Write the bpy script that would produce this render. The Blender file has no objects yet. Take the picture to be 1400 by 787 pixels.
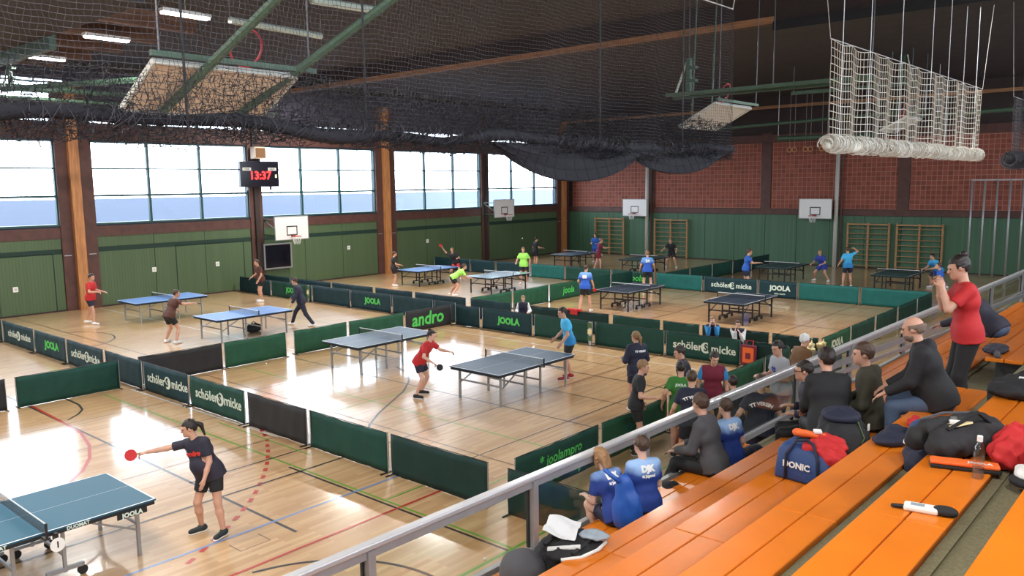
import bpy, bmesh, math, random
import numpy as np
from mathutils import Vector, Matrix, Euler
from mathutils.bvhtree import BVHTree
random.seed(7); rng=np.random.default_rng(7)
sc=bpy.context.scene; COL=sc.collection
PI=math.pi

# ------------------------------------------------------------------ camera
YAW,PITCH,ROLL,CAMH=0.7144514839,0.1282867039,-0.0123182812,4.8164
fw=Vector((-math.sin(YAW)*math.cos(PITCH),math.cos(YAW)*math.cos(PITCH),-math.sin(PITCH)))
r0=Vector((math.cos(YAW),math.sin(YAW),0)); u0=r0.cross(fw)
rr=math.cos(ROLL)*r0+math.sin(ROLL)*u0; uu=-math.sin(ROLL)*r0+math.cos(ROLL)*u0
cam=bpy.data.cameras.new('camera'); cam.lens=1097.795*36/1400; cam.sensor_width=36; cam.clip_end=2000; cam.clip_start=.05
co=bpy.data.objects.new('camera',cam); COL.objects.link(co)
M3=Matrix((rr,uu,-fw)).transposed(); co.matrix_world=Matrix.Translation((0,0,CAMH))@M3.to_4x4()
sc.camera=co
# ------------------------------------------------------------------ light
SKY=9.0; LAMP=260; EXPO=.22
w=bpy.data.worlds.new('sky'); sc.world=w; w.use_nodes=True
bgn=w.node_tree.nodes['Background']; bgn.inputs[0].default_value=(.84,.92,1,1); bgn.inputs[1].default_value=SKY
vs_=sc.view_settings; vs_.view_transform='Standard'; vs_.look='None'; vs_.gamma=1; vs_.use_curve_mapping=False; vs_.exposure=EXPO
sc.cycles.use_denoising=True; sc.cycles.max_bounces=7; sc.cycles.diffuse_bounces=4; sc.cycles.glossy_bounces=3
sc.cycles.transparent_max_bounces=24; sc.cycles.sample_clamp_indirect=25; sc.cycles.caustics_reflective=False; sc.cycles.caustics_refractive=False

# ------------------------------------------------------------------ materials
MATS={}
def mat(name,c,rough=.6,metal=0,var=0,vscale=6,bump=0,bscale=40,stretch=None,coat=0,emit=0,spec=.5,alpha=None):
    if name in MATS: return MATS[name]
    m=bpy.data.materials.new(name); m.use_nodes=True; nt=m.node_tree; N=nt.nodes; L=nt.links
    b=N['Principled BSDF']; b.inputs['Base Color'].default_value=(*c,1); b.inputs['Roughness'].default_value=rough
    b.inputs['Metallic'].default_value=metal; b.inputs['Coat Weight'].default_value=coat; b.inputs['Specular IOR Level'].default_value=spec
    b.inputs['Coat Roughness'].default_value=.12
    if emit: b.inputs['Emission Color'].default_value=(*c,1); b.inputs['Emission Strength'].default_value=emit
    if var or bump:
        tc=N.new('ShaderNodeTexCoord'); mp=N.new('ShaderNodeMapping'); L.new(tc.outputs['Object'],mp.inputs[0])
        if stretch: mp.inputs['Scale'].default_value=stretch
    if var:
        n=N.new('ShaderNodeTexNoise'); n.inputs['Scale'].default_value=vscale; n.inputs['Detail'].default_value=4; L.new(mp.outputs[0],n.inputs[0])
        cr=N.new('ShaderNodeValToRGB'); cr.color_ramp.elements[0].position=.3; cr.color_ramp.elements[1].position=.7
        cr.color_ramp.elements[0].color=(*[max(0,x*(1-var)) for x in c],1); cr.color_ramp.elements[1].color=(*[min(1,x*(1+var)) for x in c],1)
        L.new(n.outputs[0],cr.inputs[0]); L.new(cr.outputs[0],b.inputs['Base Color'])
    if bump:
        n2=N.new('ShaderNodeTexNoise'); n2.inputs['Scale'].default_value=bscale; L.new(mp.outputs[0],n2.inputs[0])
        bp=N.new('ShaderNodeBump'); bp.inputs['Strength'].default_value=bump; bp.inputs['Distance'].default_value=.01
        L.new(n2.outputs[0],bp.inputs['Height']); L.new(bp.outputs[0],b.inputs['Normal'])
    MATS[name]=m; return m
def nodes_mat(name):
    m=bpy.data.materials.new(name); m.use_nodes=True; MATS[name]=m; return m,m.node_tree.nodes,m.node_tree.links,m.node_tree.nodes['Principled BSDF']
# parquet
m,N,L,b=nodes_mat('parquet')
tc=N.new('ShaderNodeTexCoord'); mp=N.new('ShaderNodeMapping'); mp.inputs['Rotation'].default_value=(0,0,PI/2); L.new(tc.outputs['Object'],mp.inputs[0])
br=N.new('ShaderNodeTexBrick'); br.inputs['Scale'].default_value=1; br.inputs['Brick Width'].default_value=.9; br.inputs['Row Height'].default_value=.075
br.inputs['Mortar Size'].default_value=.0012; br.inputs['Color1'].default_value=(.52,.31,.15,1); br.inputs['Color2'].default_value=(.66,.44,.235,1); br.inputs['Mortar'].default_value=(.42,.27,.15,1)
L.new(mp.outputs[0],br.inputs[0])
ns=N.new('ShaderNodeTexNoise'); ns.inputs['Scale'].default_value=.6; ns.inputs['Detail'].default_value=5; L.new(tc.outputs['Object'],ns.inputs[0])
mx=N.new('ShaderNodeMixRGB'); mx.blend_type='MULTIPLY'; mx.inputs[0].default_value=.35; L.new(br.outputs[0],mx.inputs[1])
cr=N.new('ShaderNodeValToRGB'); cr.color_ramp.elements[0].position=.3; cr.color_ramp.elements[0].color=(.72,.66,.6,1); cr.color_ramp.elements[1].position=.7; L.new(ns.outputs[0],cr.inputs[0]); L.new(cr.outputs[0],mx.inputs[2])
L.new(mx.outputs[0],b.inputs['Base Color']); b.inputs['Roughness'].default_value=.28; b.inputs['Coat Weight'].default_value=.75; b.inputs['Coat Roughness'].default_value=.10
# board walls
def boardmat(name,c1,c2,axis,wid=.12):
    m,N,L,b=nodes_mat(name)
    tc=N.new('ShaderNodeTexCoord'); mp=N.new('ShaderNodeMapping'); L.new(tc.outputs['Object'],mp.inputs[0])
    mp.inputs['Rotation'].default_value=(PI/2,0,PI/2) if axis=='y' else (PI/2,0,0)
    sx=N.new('ShaderNodeSeparateXYZ'); L.new(tc.outputs['Object'],sx.inputs[0])
    d=N.new('ShaderNodeMath'); d.operation='DIVIDE'; L.new(sx.outputs['Y' if axis=='y' else 'X'],d.inputs[0]); d.inputs[1].default_value=wid
    f=N.new('ShaderNodeMath'); f.operation='FRACT'; L.new(d.outputs[0],f.inputs[0])
    fl=N.new('ShaderNodeMath'); fl.operation='FLOOR'; L.new(d.outputs[0],fl.inputs[0])
    wn=N.new('ShaderNodeTexWhiteNoise'); wn.noise_dimensions='1D'; L.new(fl.outputs[0],wn.inputs['W'])
    mx=N.new('ShaderNodeMixRGB'); mx.inputs[1].default_value=(*c1,1); mx.inputs[2].default_value=(*c2,1); L.new(wn.outputs['Value'],mx.inputs[0])
    g=N.new('ShaderNodeMath'); g.operation='LESS_THAN'; L.new(f.outputs[0],g.inputs[0]); g.inputs[1].default_value=.07
    m2=N.new('ShaderNodeMixRGB'); L.new(g.outputs[0],m2.inputs[0]); L.new(mx.outputs[0],m2.inputs[1]); m2.inputs[2].default_value=(*[x*.55 for x in c1],1)
    L.new(m2.outputs[0],b.inputs['Base Color']); b.inputs['Roughness'].default_value=.55
    bp=N.new('ShaderNodeBump'); bp.invert=True; bp.inputs['Strength'].default_value=.5; bp.inputs['Distance'].default_value=.01; L.new(g.outputs[0],bp.inputs['Height']); L.new(bp.outputs[0],b.inputs['Normal'])
    return m
boardmat('green_boards',(.066,.112,.050),(.074,.122,.056),'y'); boardmat('green_boards_back',(.045,.12,.066),(.058,.145,.082),'x')
# red perforated brick
m,N,L,b=nodes_mat('red_brick')
tc=N.new('ShaderNodeTexCoord'); mp=N.new('ShaderNodeMapping'); mp.inputs['Rotation'].default_value=(PI/2,0,0); L.new(tc.outputs['Object'],mp.inputs[0])
br=N.new('ShaderNodeTexBrick'); br.offset=0; br.inputs['Scale'].default_value=1; br.inputs['Brick Width'].default_value=.25; br.inputs['Row Height'].default_value=.25; br.inputs['Mortar Size'].default_value=.014
br.inputs['Color1'].default_value=(.19,.045,.026,1); br.inputs['Color2'].default_value=(.29,.075,.045,1); br.inputs['Mortar'].default_value=(.36,.19,.15,1); L.new(mp.outputs[0],br.inputs[0])
L.new(br.outputs[0],b.inputs['Base Color']); b.inputs['Roughness'].default_value=.75
bp=N.new('ShaderNodeBump'); bp.inputs['Strength'].default_value=.6; bp.inputs['Distance'].default_value=.02; bp.invert=True; L.new(br.outputs['Fac'],bp.inputs['Height']); L.new(bp.outputs[0],b.inputs['Normal'])
# glass
def glass(name,tint,refl):
    m=bpy.data.materials.new(name); m.use_nodes=True; nt=m.node_tree; nt.nodes.clear()
    o=nt.nodes.new('ShaderNodeOutputMaterial'); t=nt.nodes.new('ShaderNodeBsdfTransparent'); t.inputs[0].default_value=(*tint,1)
    g=nt.nodes.new('ShaderNodeBsdfGlossy'); g.inputs['Roughness'].default_value=.03; mx=nt.nodes.new('ShaderNodeMixShader')
    lw=nt.nodes.new('ShaderNodeLayerWeight'); lw.inputs[0].default_value=.5
    pw=nt.nodes.new('ShaderNodeMath'); pw.operation='POWER'; pw.inputs[1].default_value=4; nt.links.new(lw.outputs['Facing'],pw.inputs[0])
    ml=nt.nodes.new('ShaderNodeMath'); ml.operation='MULTIPLY_ADD'; ml.inputs[1].default_value=.6; ml.inputs[2].default_value=refl; nt.links.new(pw.outputs[0],ml.inputs[0])
    nt.links.new(ml.outputs[0],mx.inputs[0]); nt.links.new(t.outputs[0],mx.inputs[1]); nt.links.new(g.outputs[0],mx.inputs[2]); nt.links.new(mx.outputs[0],o.inputs[0]); MATS[name]=m
glass('window_glass',(.95,.97,1),.04); glass('rail_glass',(.93,.96,.945),.05); glass('plastic_bottle',(.9,.93,.97),.12)
def zgrad(name,clo,chi,z0,z1,rough=.75):   # cloth dyed in two tones along the body height (object space)
    m,N,L,b=nodes_mat(name); tc=N.new('ShaderNodeTexCoord'); sx=N.new('ShaderNodeSeparateXYZ'); L.new(tc.outputs['Object'],sx.inputs[0])
    ns=N.new('ShaderNodeTexNoise'); ns.inputs['Scale'].default_value=7; L.new(tc.outputs['Object'],ns.inputs[0])
    ad=N.new('ShaderNodeMath'); ad.operation='MULTIPLY_ADD'; L.new(ns.outputs[0],ad.inputs[0]); ad.inputs[1].default_value=.12; L.new(sx.outputs['Z'],ad.inputs[2])
    mr=N.new('ShaderNodeMapRange'); L.new(ad.outputs[0],mr.inputs[0]); mr.inputs[1].default_value=z0; mr.inputs[2].default_value=z1
    mx=N.new('ShaderNodeMixRGB'); L.new(mr.outputs[0],mx.inputs[0]); mx.inputs[1].default_value=(*clo,1); mx.inputs[2].default_value=(*chi,1)
    L.new(mx.outputs[0],b.inputs['Base Color']); b.inputs['Roughness'].default_value=rough
G=lambda n:MATS[n]
mat('brown_paint',(.085,.034,.026),.6,var=.2,vscale=3); mat('dark_brown',(.03,.018,.016),.7,var=.15); mat('glulam',(.44,.19,.065),.5,var=.3,vscale=3,stretch=(8,8,.6))
mat('glulam_x',(.30,.15,.07),.5,var=.3,vscale=3,stretch=(.6,8,8)); mat('purlin_wood',(.13,.055,.025),.6,var=.25,vscale=3,stretch=(8,.6,8))
mat('ceiling_dark',(.028,.024,.027),.8,var=.2,vscale=2); mat('wall_upper',(.045,.040,.065),.7); mat('frame_green',(.012,.06,.065),.45)
mat('concrete',(.17,.155,.09),.85,var=.22,vscale=60,bump=.3); mat('orange_plank',(.70,.185,.012),.33,var=.07,vscale=2.5,coat=.3)
mat('alu',(.36,.355,.37),.4,.4,var=.06); mat('alu_bright',(.60,.60,.62),.28,.45); mat('alu_dark',(.10,.10,.11),.4,.5); mat('steel',(.42,.42,.42),.35,.8); mat('black_metal',(.012,.012,.014),.45)
mat('grey_leg',(.33,.33,.33),.4,.6); mat('rubber',(.012,.012,.012),.7); mat('white_paint',(.80,.80,.80),.4); mat('white_line',(.82,.84,.86),.5)
mat('green_steel',(.045,.095,.06),.5,var=.12); mat('pale_steel',(.50,.58,.50),.4); mat('red_steel',(.36,.018,.025),.45)
mat('plywood',(.60,.47,.35),.5,var=.08,stretch=(1,1,6)); mat('pale_panel',(.50,.50,.46),.5); mat('barwood',(.36,.20,.085),.5,var=.15,vscale=8)
mat('net_black',(.036,.033,.040),.75); mat('net_dense',(.009,.009,.013),.8); mat('net_white',(.62,.58,.50),.8); mat('rope',(.40,.38,.36),.8); mat('gold',(.85,.68,.36),.35,.55); mat('brass_ring',(.55,.28,.10),.5)
mat('screen_black',(.006,.006,.012),.12); mat('led_red',(1,.02,.02),.4,emit=3.5); mat('tube_light',(1,.98,.95),.4,emit=14)
mat('outside',(.20,.24,.30),.9,var=.2,vscale=.05); mat('outside_wall',(.165,.195,.25),.9)
mat('blk',(.010,.010,.012),.7); mat('navy',(.012,.015,.038),.75,bump=.3,bscale=18); mat('black_cloth',(.012,.012,.015),.8,bump=.3,bscale=18); mat('darksuit',(.02,.018,.035),.75,bump=.2,bscale=18)
mat('red_cloth',(.50,.018,.022),.75,bump=.3,bscale=18); mat('redshort',(.45,.02,.04),.75); mat('brownshirt',(.085,.03,.02),.8,bump=.2); mat('maroon',(.16,.012,.035),.8); mat('lime',(.36,.85,.13),.7)
mat('blue_shirt',(.018,.10,.46),.75,bump=.2,bscale=18); mat('cyan_shirt',(.02,.24,.55),.75); mat('royal',(.02,.045,.30),.75,bump=.2); mat('olive',(.045,.043,.028),.85,bump=.3,bscale=20); mat('greyjacket',(.075,.072,.082),.8,bump=.3,bscale=18)
mat('greyshirt',(.36,.38,.43),.8); mat('tan',(.17,.085,.035),.8); mat('greenshirt',(.03,.16,.025),.8); mat('jeans',(.055,.085,.15),.8,var=.2); mat('blue_bag',(.018,.05,.17),.6,bump=.3,bscale=25); mat('blue_bright',(.02,.10,.45),.5)
mat('white_cloth',(.75,.75,.75),.8); mat('orange_cloth',(.75,.13,.02),.6); mat('green_strap',(.06,.12,.04),.7); mat('paper',(.82,.83,.86),.7); mat('yellow_paper',(.80,.70,.38),.7); mat('clear_film',(.30,.36,.42),.25)
mat('skin',(.56,.31,.22),.5,var=.06); mat('skin_pale',(.66,.40,.31),.5,var=.06); mat('hair_dark',(.018,.011,.009),.55,bump=.5,bscale=60); mat('hair_brown',(.062,.032,.018),.55,bump=.5,bscale=60); mat('hair_fair',(.23,.13,.06),.55,bump=.5,bscale=60); mat('hair_blonde',(.30,.16,.07),.55,bump=.5,bscale=60)
mat('hair_grey',(.17,.12,.09),.7,bump=.5,bscale=60); mat('eye',(.012,.010,.010),.2); mat('lips',(.42,.14,.12),.5); mat('shoe_dark',(.014,.02,.02),.6); mat('shoe_white',(.75,.75,.75),.6); mat('shoe_red',(.30,.015,.03),.6)
mat('print_green',(.08,.58,.10),.6); mat('print_white',(.62,.72,.64),.6); mat('print_red',(.65,.04,.03),.6); mat('print_dark',(.006,.03,.02),.7)
for nm,c in [('cloth_green',(.010,.055,.042)),('cloth_dark',(.008,.032,.028)),('cloth_black',(.026,.026,.028)),('cloth_teal',(.012,.115,.105)),('cloth_navy',(.008,.035,.045)),('cloth_mid',(.018,.088,.048))]: mat(nm,c,.65,var=.12,vscale=4,spec=.25)
mat('tt_teal',(.022,.105,.165),.5,spec=.2); mat('tt_grey',(.035,.075,.125),.46,spec=.25); mat('tt_blue',(.035,.14,.38),.42,spec=.3); mat('tt_dark',(.022,.033,.052),.48,spec=.25); mat('tt_green',(.010,.06,.06),.45,spec=.3); mat('tt_light',(.16,.26,.34),.22)
zgrad('kid_shirt',(.014,.045,.26),(.30,.48,.78),.86,.96)
zgrad('blue_white',(.015,.085,.45),(.13,.30,.66),1.33,1.46); zgrad('cyan_white',(.02,.22,.52),(.06,.45,.80),1.1,1.35)
for nm,c in [('line_black',(.03,.028,.03)),('line_red',(.45,.03,.02)),('line_blue',(.16,.26,.50)),('line_green',(.16,.36,.05)),('line_white',(.8,.8,.76)),('line_brown',(.22,.12,.06))]: mat(nm,c,.3,coat=.6)

# ------------------------------------------------------------------ helpers
LABELS={}
import itertools; TN=itertools.count(1)
def tag(o,label,cat,group=None):
    o['label']=label; o['category']=cat
    if group: o['group']=group
    if label in LABELS and not group: print('DUP LABEL',label)
    LABELS[label]=1; return o
def thing(name,label,cat,loc=(0,0,0),rz=0,group=None):
    o=bpy.data.objects.new(name,None); COL.objects.link(o); o.location=loc; o.rotation_euler=(0,0,rz); o.empty_display_size=.1
    return tag(o,label,cat,group)
class MB:
    def __init__(s): s.v=[]; s.f=[]
    def add(s,v,f):
        k=len(s.v); s.v+=[tuple(p) for p in v]; s.f+=[tuple(i+k for i in q) for q in f]; return s
    def box(s,a,b):
        (x0,y0,z0),(x1,y1,z1)=a,b
        return s.add([(x0,y0,z0),(x1,y0,z0),(x1,y1,z0),(x0,y1,z0),(x0,y0,z1),(x1,y0,z1),(x1,y1,z1),(x0,y1,z1)],[(0,3,2,1),(4,5,6,7),(0,1,5,4),(1,2,6,5),(2,3,7,6),(3,0,4,7)])
    def cbox(s,c,d): return s.box([c[i]-d[i]/2 for i in range(3)],[c[i]+d[i]/2 for i in range(3)])
    def tube(s,pts,r,n=6,closed=False):
        pts=[Vector(p) for p in pts]; m=len(pts); rs=r if isinstance(r,(list,tuple)) else [r]*m; V=[];F=[]
        up=None
        for i,p in enumerate(pts):
            a=pts[(i-1)%m] if (closed or i>0) else p; c=pts[(i+1)%m] if (closed or i<m-1) else p
            d=(c-a).normalized()
            if up is None: up=Vector((0,0,1)) if abs(d.z)<.9 else Vector((1,0,0))
            x=d.cross(up); x=x.normalized() if x.length>1e-6 else Vector((1,0,0)); y=x.cross(d).normalized(); up=y
            for k in range(n):
                t=2*PI*k/n+PI/n; V.append(p+rs[i]*(math.cos(t)*x+math.sin(t)*y))
        for i in range(m if closed else m-1):
            j=(i+1)%m
            for k in range(n): F.append((i*n+k,i*n+(k+1)%n,j*n+(k+1)%n,j*n+k))
        if not closed: F.append(tuple(range(n-1,-1,-1))); F.append(tuple((m-1)*n+k for k in range(n)))
        return s.add(V,F)
    def bar(s,a,b,w,h=None):
        h=h or w; a=Vector(a); b=Vector(b); d=(b-a).normalized(); up=Vector((0,0,1)) if abs(d.z)<.95 else Vector((1,0,0))
        x=d.cross(up).normalized()*w/2; y=x.cross(d).normalized()*h/2
        V=[a-x-y,a+x-y,a+x+y,a-x+y,b-x-y,b+x-y,b+x+y,b-x+y]
        return s.add(V,[(0,3,2,1),(4,5,6,7),(0,1,5,4),(1,2,6,5),(2,3,7,6),(3,0,4,7)])
    def lathe(s,prof,c=(0,0,0),n=16):
        V=[];F=[];m=len(prof)
        for (r,z) in prof:
            for k in range(n): t=2*PI*k/n; V.append((c[0]+r*math.cos(t),c[1]+r*math.sin(t),c[2]+z))
        for i in range(m-1):
            for k in range(n): F.append((i*n+k,i*n+(k+1)%n,(i+1)*n+(k+1)%n,(i+1)*n+k))
        F.append(tuple(range(n-1,-1,-1))); F.append(tuple((m-1)*n+k for k in range(n)))
        return s.add(V,F)
    def disc_y(s,c,r,t,n=20):   # cylinder with axis y
        V=[]
        for y in (-t/2,t/2):
            for k in range(n): a=2*PI*k/n; V.append((c[0]+r*math.cos(a),c[1]+y,c[2]+r*math.sin(a)))
        F=[(k,n+k,n+(k+1)%n,(k+1)%n) for k in range(n)]+[tuple(range(n)),tuple(range(2*n-1,n-1,-1))]
        return s.add(V,F)
    def disc_x(s,c,r,t,n=14):
        V=[]
        for x in (-t/2,t/2):
            for k in range(n): a=2*PI*k/n; V.append((c[0]+x,c[1]+r*math.cos(a),c[2]+r*math.sin(a)))
        F=[(k,(k+1)%n,n+(k+1)%n,n+k) for k in range(n)]+[tuple(range(n-1,-1,-1)),tuple(range(n,2*n))]
        return s.add(V,F)
    def xf(s,fn): s.v=[tuple(fn(*p)) for p in s.v]; return s
    def mesh(s,name,m,smooth=False):
        me=bpy.data.meshes.new(name); me.from_pydata(s.v,[],s.f); me.materials.append(MATS[m] if isinstance(m,str) else m)
        if smooth: me.polygons.foreach_set('use_smooth',[True]*len(me.polygons))
        me.update(); return me
    def build(s,name,m,parent=None,smooth=False,bevel=0):
        return link(name,s.mesh(name,m,smooth),parent,bevel)
def link(name,me,parent=None,bevel=0,loc=None):
    o=bpy.data.objects.new(name,me); COL.objects.link(o)
    if parent is not None: o.parent=parent
    if loc is not None: o.location=loc
    if bevel:
        md=o.modifiers.new('bevel','BEVEL'); md.width=bevel; md.segments=2; md.limit_method='ANGLE'
    return o
def kids(o): return list(o.children)
def dup(o,parent=None):
    c=o.copy(); COL.objects.link(c)
    if parent is not None: c.parent=parent
    for ch in kids(o): dup(ch,c)
    return c
def struct(o): o['kind']='structure'; return o
def stuff(o): o['kind']='stuff'; return o
TXT={}
def text_mesh(s,size,ext=.002,m='print_white',bold=0,shear=0):
    key=(s,size,ext,m,bold,shear)
    if key in TXT: return TXT[key]
    cu=bpy.data.curves.new('lettering','FONT'); cu.body=s; cu.size=size; cu.extrude=ext; cu.align_x='CENTER'; cu.align_y='CENTER'; cu.offset=bold; cu.shear=shear; cu.resolution_u=2
    o=bpy.data.objects.new('lettering',cu); me=bpy.data.meshes.new_from_object(o); bpy.data.objects.remove(o)
    me.materials.clear(); me.materials.append(MATS[m]); TXT[key]=me; return me

# ------------------------------------------------------------------ setting
XL,YB,XR,YF,ZC=-34.4,46.0,9.0,-14.0,9.6
o=struct(MB().box((XL-.4,YF,-.2),(XR,YB+.4,0)).build('floor','parquet')); FLOOR=o
struct(MB().box((XL-.4,YF,ZC),(XR+.3,YB+.4,ZC+.3)).build('ceiling','ceiling_dark'))
CY=[13.05+8.02*k for k in range(-3,5)]
hw=[.68 if k%2==0 else .33 for k in range(-1,7)]; hw=[.68 if abs((c-13.05)/16.04-round((c-13.05)/16.04))<.1 else .33 for c in CY]
edges=[YF]+CY+[YB]
wl=MB(); wl.box((XL-.3,YF,0),(XL,YB+.4,3.45)); wl.box((XL-.3,YF,6.76),(XL,YB+.4,7.48)); 
for c,h_ in zip(CY,hw): wl.box((XL-.3,c-h_,3.45),(XL,c+h_,6.76)); wl.box((XL-.3,c-h_,7.48),(XL,c+h_,7.82))
wl.box((XL-.3,YF,3.45),(XL,CY[0]-hw[0],6.76)); wl.box((XL-.3,CY[-1]+hw[-1],3.45),(XL,YB+.4,6.76)); wl.box((XL-.3,YF,7.48),(XL,CY[0]-hw[0],7.82)); wl.box((XL-.3,CY[-1]+hw[-1],7.48),(XL,YB+.4,7.82))
wl.box((XL-.3,YF,7.82),(XL,YB+.4,8.35)); wl.box((XL-.3,YF,9.1),(XL,YB+.4,ZC)); wl.box((XL-.3,13.0,8.35),(XL,YB+.4,9.1))
WL=struct(wl.build('wall_left','wall_upper'))
# green wainscot panels with recessed joints, brown band
bounds=[YF]+[e for c,h_ in zip(CY,hw) for e in (c-h_,c+h_)]+[YB]
pm={}
for i in range(0,len(bounds),2):
    a,b_=bounds[i],bounds[i+1]; n=max(1,round((b_-a)/2.3))
    if b_-a<.3: continue
    for k in range(n):
        y0=a+(b_-a)*k/n+.012; y1=a+(b_-a)*(k+1)/n-.012
        MB().box((XL-.005,y0,.06),(XL+.035,y1,2.28)).build('wall_panel','green_boards',WL)
        MB().box((XL-.005,y0,2.485),(XL+.03,y1,2.90)).build('wall_panel','green_boards',WL)
    MB().box((XL-.005,a,2.27),(XL+.02,b_,2.5)).build('dark_joint','print_dark',WL)
    MB().box((XL-.005,a,2.90),(XL+.06,b_,3.33)).build('brown_band','brown_paint',WL)
    MB().box((XL-.005,a,6.80),(XL+.06,b_,7.46)).build('brown_band','brown_paint',WL)
for c,h_ in zip(CY,hw):
    o=struct(MB().box((XL-.05,c-h_,0),(XL+.10,c+h_,9.0)).build('trim_%d'%next(TN),'brown_paint'))
    if h_>.5:
        MB().box((XL+.0,c-.18-.06,0),(XL+.30,c+.20-.06,9.0)).build('glulam_post','glulam',o)
        for yy in (-.5,.45):
            MB().box((XL+.08,c+yy-.14,2.2),(XL+.112,c+yy+.14,2.23)).build('wall_anchor','steel',o)
    else: MB().box((XL+.05,c-.12,0),(XL+.2,c+.12,9.0)).build('column_core','dark_brown',o)
# windows
WN=0; pane_cache={}
for i in range(len(CY)-1):
    WN+=1; y0=CY[i]+hw[i]; y1=CY[i+1]-hw[i+1]
    o=struct(MB().box((XL-.22,y0,3.38),(XL+.05,y1,3.46)).build('window_%d'%WN,'frame_green'))
    hs=[3.46,4.56,5.66,6.76]; nm=3; ys=[y0+(y1-y0)*k/nm for k in range(nm+1)]
    MB().box((XL-.14,y0,6.70),(XL-.02,y1,6.78)).build('window_frame','frame_green',o)
    for y in ys: MB().box((XL-.15,y-.05,3.44),(XL-.01,y+.05,6.76)).build('mullion','frame_green',o)
    for z,t in ((4.56,.045),(5.66,.03)): MB().box((XL-.13,y0,z-t),(XL-.03,y1,z+t)).build('transom','frame_green',o)
    for k in range(nm):
        for j in range(3): MB().box((XL-.09,ys[k]+.05,hs[j]+.03),(XL-.08,ys[k+1]-.05,hs[j+1]-.03)).build('pane','window_glass',o)
    WN+=1
    o=struct(MB().box((XL-.2,y0,7.46),(XL+.02,y1,7.49)).build('window_%d'%WN,'frame_green'))
    for k in range(nm): MB().box((XL-.09,ys[k]+.05,7.5),(XL-.08,ys[k+1]-.05,7.81)).build('pane','window_glass',o)
    for y in ys[1:-1]: MB().box((XL-.15,y-.05,7.48),(XL-.01,y+.05,7.82)).build('mullion','frame_green',o)
    pl=bpy.data.lights.new('window_portal','AREA'); pl.shape='RECTANGLE'; pl.size=y1-y0; pl.size_y=3.3; pl.cycles.is_portal=True
    po=bpy.data.objects.new('window_portal',pl); COL.objects.link(po); po.location=(XL-.35,(y0+y1)/2,5.1); po.rotation_euler=(PI/2,0,-PI/2)
WN+=1
o=struct(MB().box((XL-.2,YF,8.33),(XL+.02,13,8.36)).build('window_%d'%WN,'frame_green'))
for z in (8.55,8.75,8.95): MB().box((XL-.16,YF,z),(XL-.02,13,z+.05)).build('louvre','frame_green',o)
for k in range(6): MB().box((XL-.20,YF+4.5*k,8.36),(XL-.19,YF+4.5*k+4.4,9.1)).build('pane','window_glass',o)
# outside ground and garden wall seen through the panes
struct(MB().box((-400,-200,-.5),(XL-.6,400,-.3)).build('ground_outside','outside'))
struct(MB().box((-47,-60,-.3),(-46.7,160,4.3)).build('wall_outside','outside_wall'))
# back wall
WB=struct(MB().box((XL-.3,YB,0),(XR+.3,YB+.3,ZC)).build('wall_back','dark_brown'))
xs=[XL,-27.7,-19.9,-12.33,-4.7,3,XR]
for a,b_ in zip(xs[:-1],xs[1:]):
    MB().box((a+.32,YB-.06,3.22),(b_-.30,YB+.01,7.05)).build('brick_panel','red_brick',WB)
    n=4
    for k in range(n):
        x0=a+(b_-a)*k/n+.012; x1=a+(b_-a)*(k+1)/n-.012
        MB().box((x0,YB-.06,.05),(x1,YB+.005,2.86)).build('wall_panel','green_boards_back',WB)
for x in xs[1:-1]: MB().box((x-.3,YB-.10,2.9),(x+.3,YB+.01,7.6)).build('pier','brown_paint',WB)
MB().box((XL,YB-.14,2.88),(XR,YB+.01,3.2)).build('brown_band','brown_paint',WB)
MB().box((XL,YB-.14,7.06),(XR,YB+.01,7.5)).build('brown_band','brown_paint',WB)
mb=MB().box((XR,YF,0),(XR+.3,YB+.3,5.0)).box((XR,YF,9.3),(XR+.3,YB+.3,ZC))
for k in range(9): y=YF+k*7.5; mb.box((XR,y-.3,5.0),(XR+.3,y+.3,9.3))
struct(mb.build('wall_right','pale_panel'))
for k in range(8):  # unseen window band, added to let soft fill light in from the right
    y0=YF+k*7.5+.3; y1=y0+6.9; WN+=1
    o=struct(MB().box((XR+.05,y0,4.98),(XR+.25,y1,5.03)).build('window_%d'%WN,'frame_green')); MB().box((XR+.14,y0,5.03),(XR+.15,y1,9.3)).build('pane','window_glass',o)
    pl=bpy.data.lights.new('window_portal','AREA'); pl.shape='RECTANGLE'; pl.size=y1-y0; pl.size_y=4.3; pl.cycles.is_portal=True
    po=bpy.data.objects.new('window_portal',pl); COL.objects.link(po); po.location=(XR+.35,(y0+y1)/2,7.15); po.rotation_euler=(PI/2,0,PI/2)
struct(MB().box((XL-.3,YF-.3,0),(XR+.3,YF,ZC)).build('wall_front','pale_panel'))
struct(MB().box((XL+.03,YF,0),(XL+.055,YB,.06)).build('baseboard_left','dark_brown')); struct(MB().box((XL,YB-.085,0),(XR,YB-.06,.06)).build('baseboard_back','dark_brown'))
# roof beams
for y in (21.0,45.2):
    o=struct(MB().box((XL,y,8.95),(XR,y+.5,ZC)).build('trim_%d'%next(TN),'dark_brown'))
    MB().box((XL,y-.06,8.92),(-6.4 if y>40 else -9.0,y,9.09)).build('timber_strip','glulam_x',o)
    if y<40: MB().box((-9.0,y-.10,8.72),(XR,y+.5,8.95)).build('black_track','blk',o)
for k in range(5):
    x=-31.5+2.35*k; struct(MB().box((x-.14,8.4,9.15),(x+.14,11.9,9.58)).build('trim_%d'%next(TN),'purlin_wood'))
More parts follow.
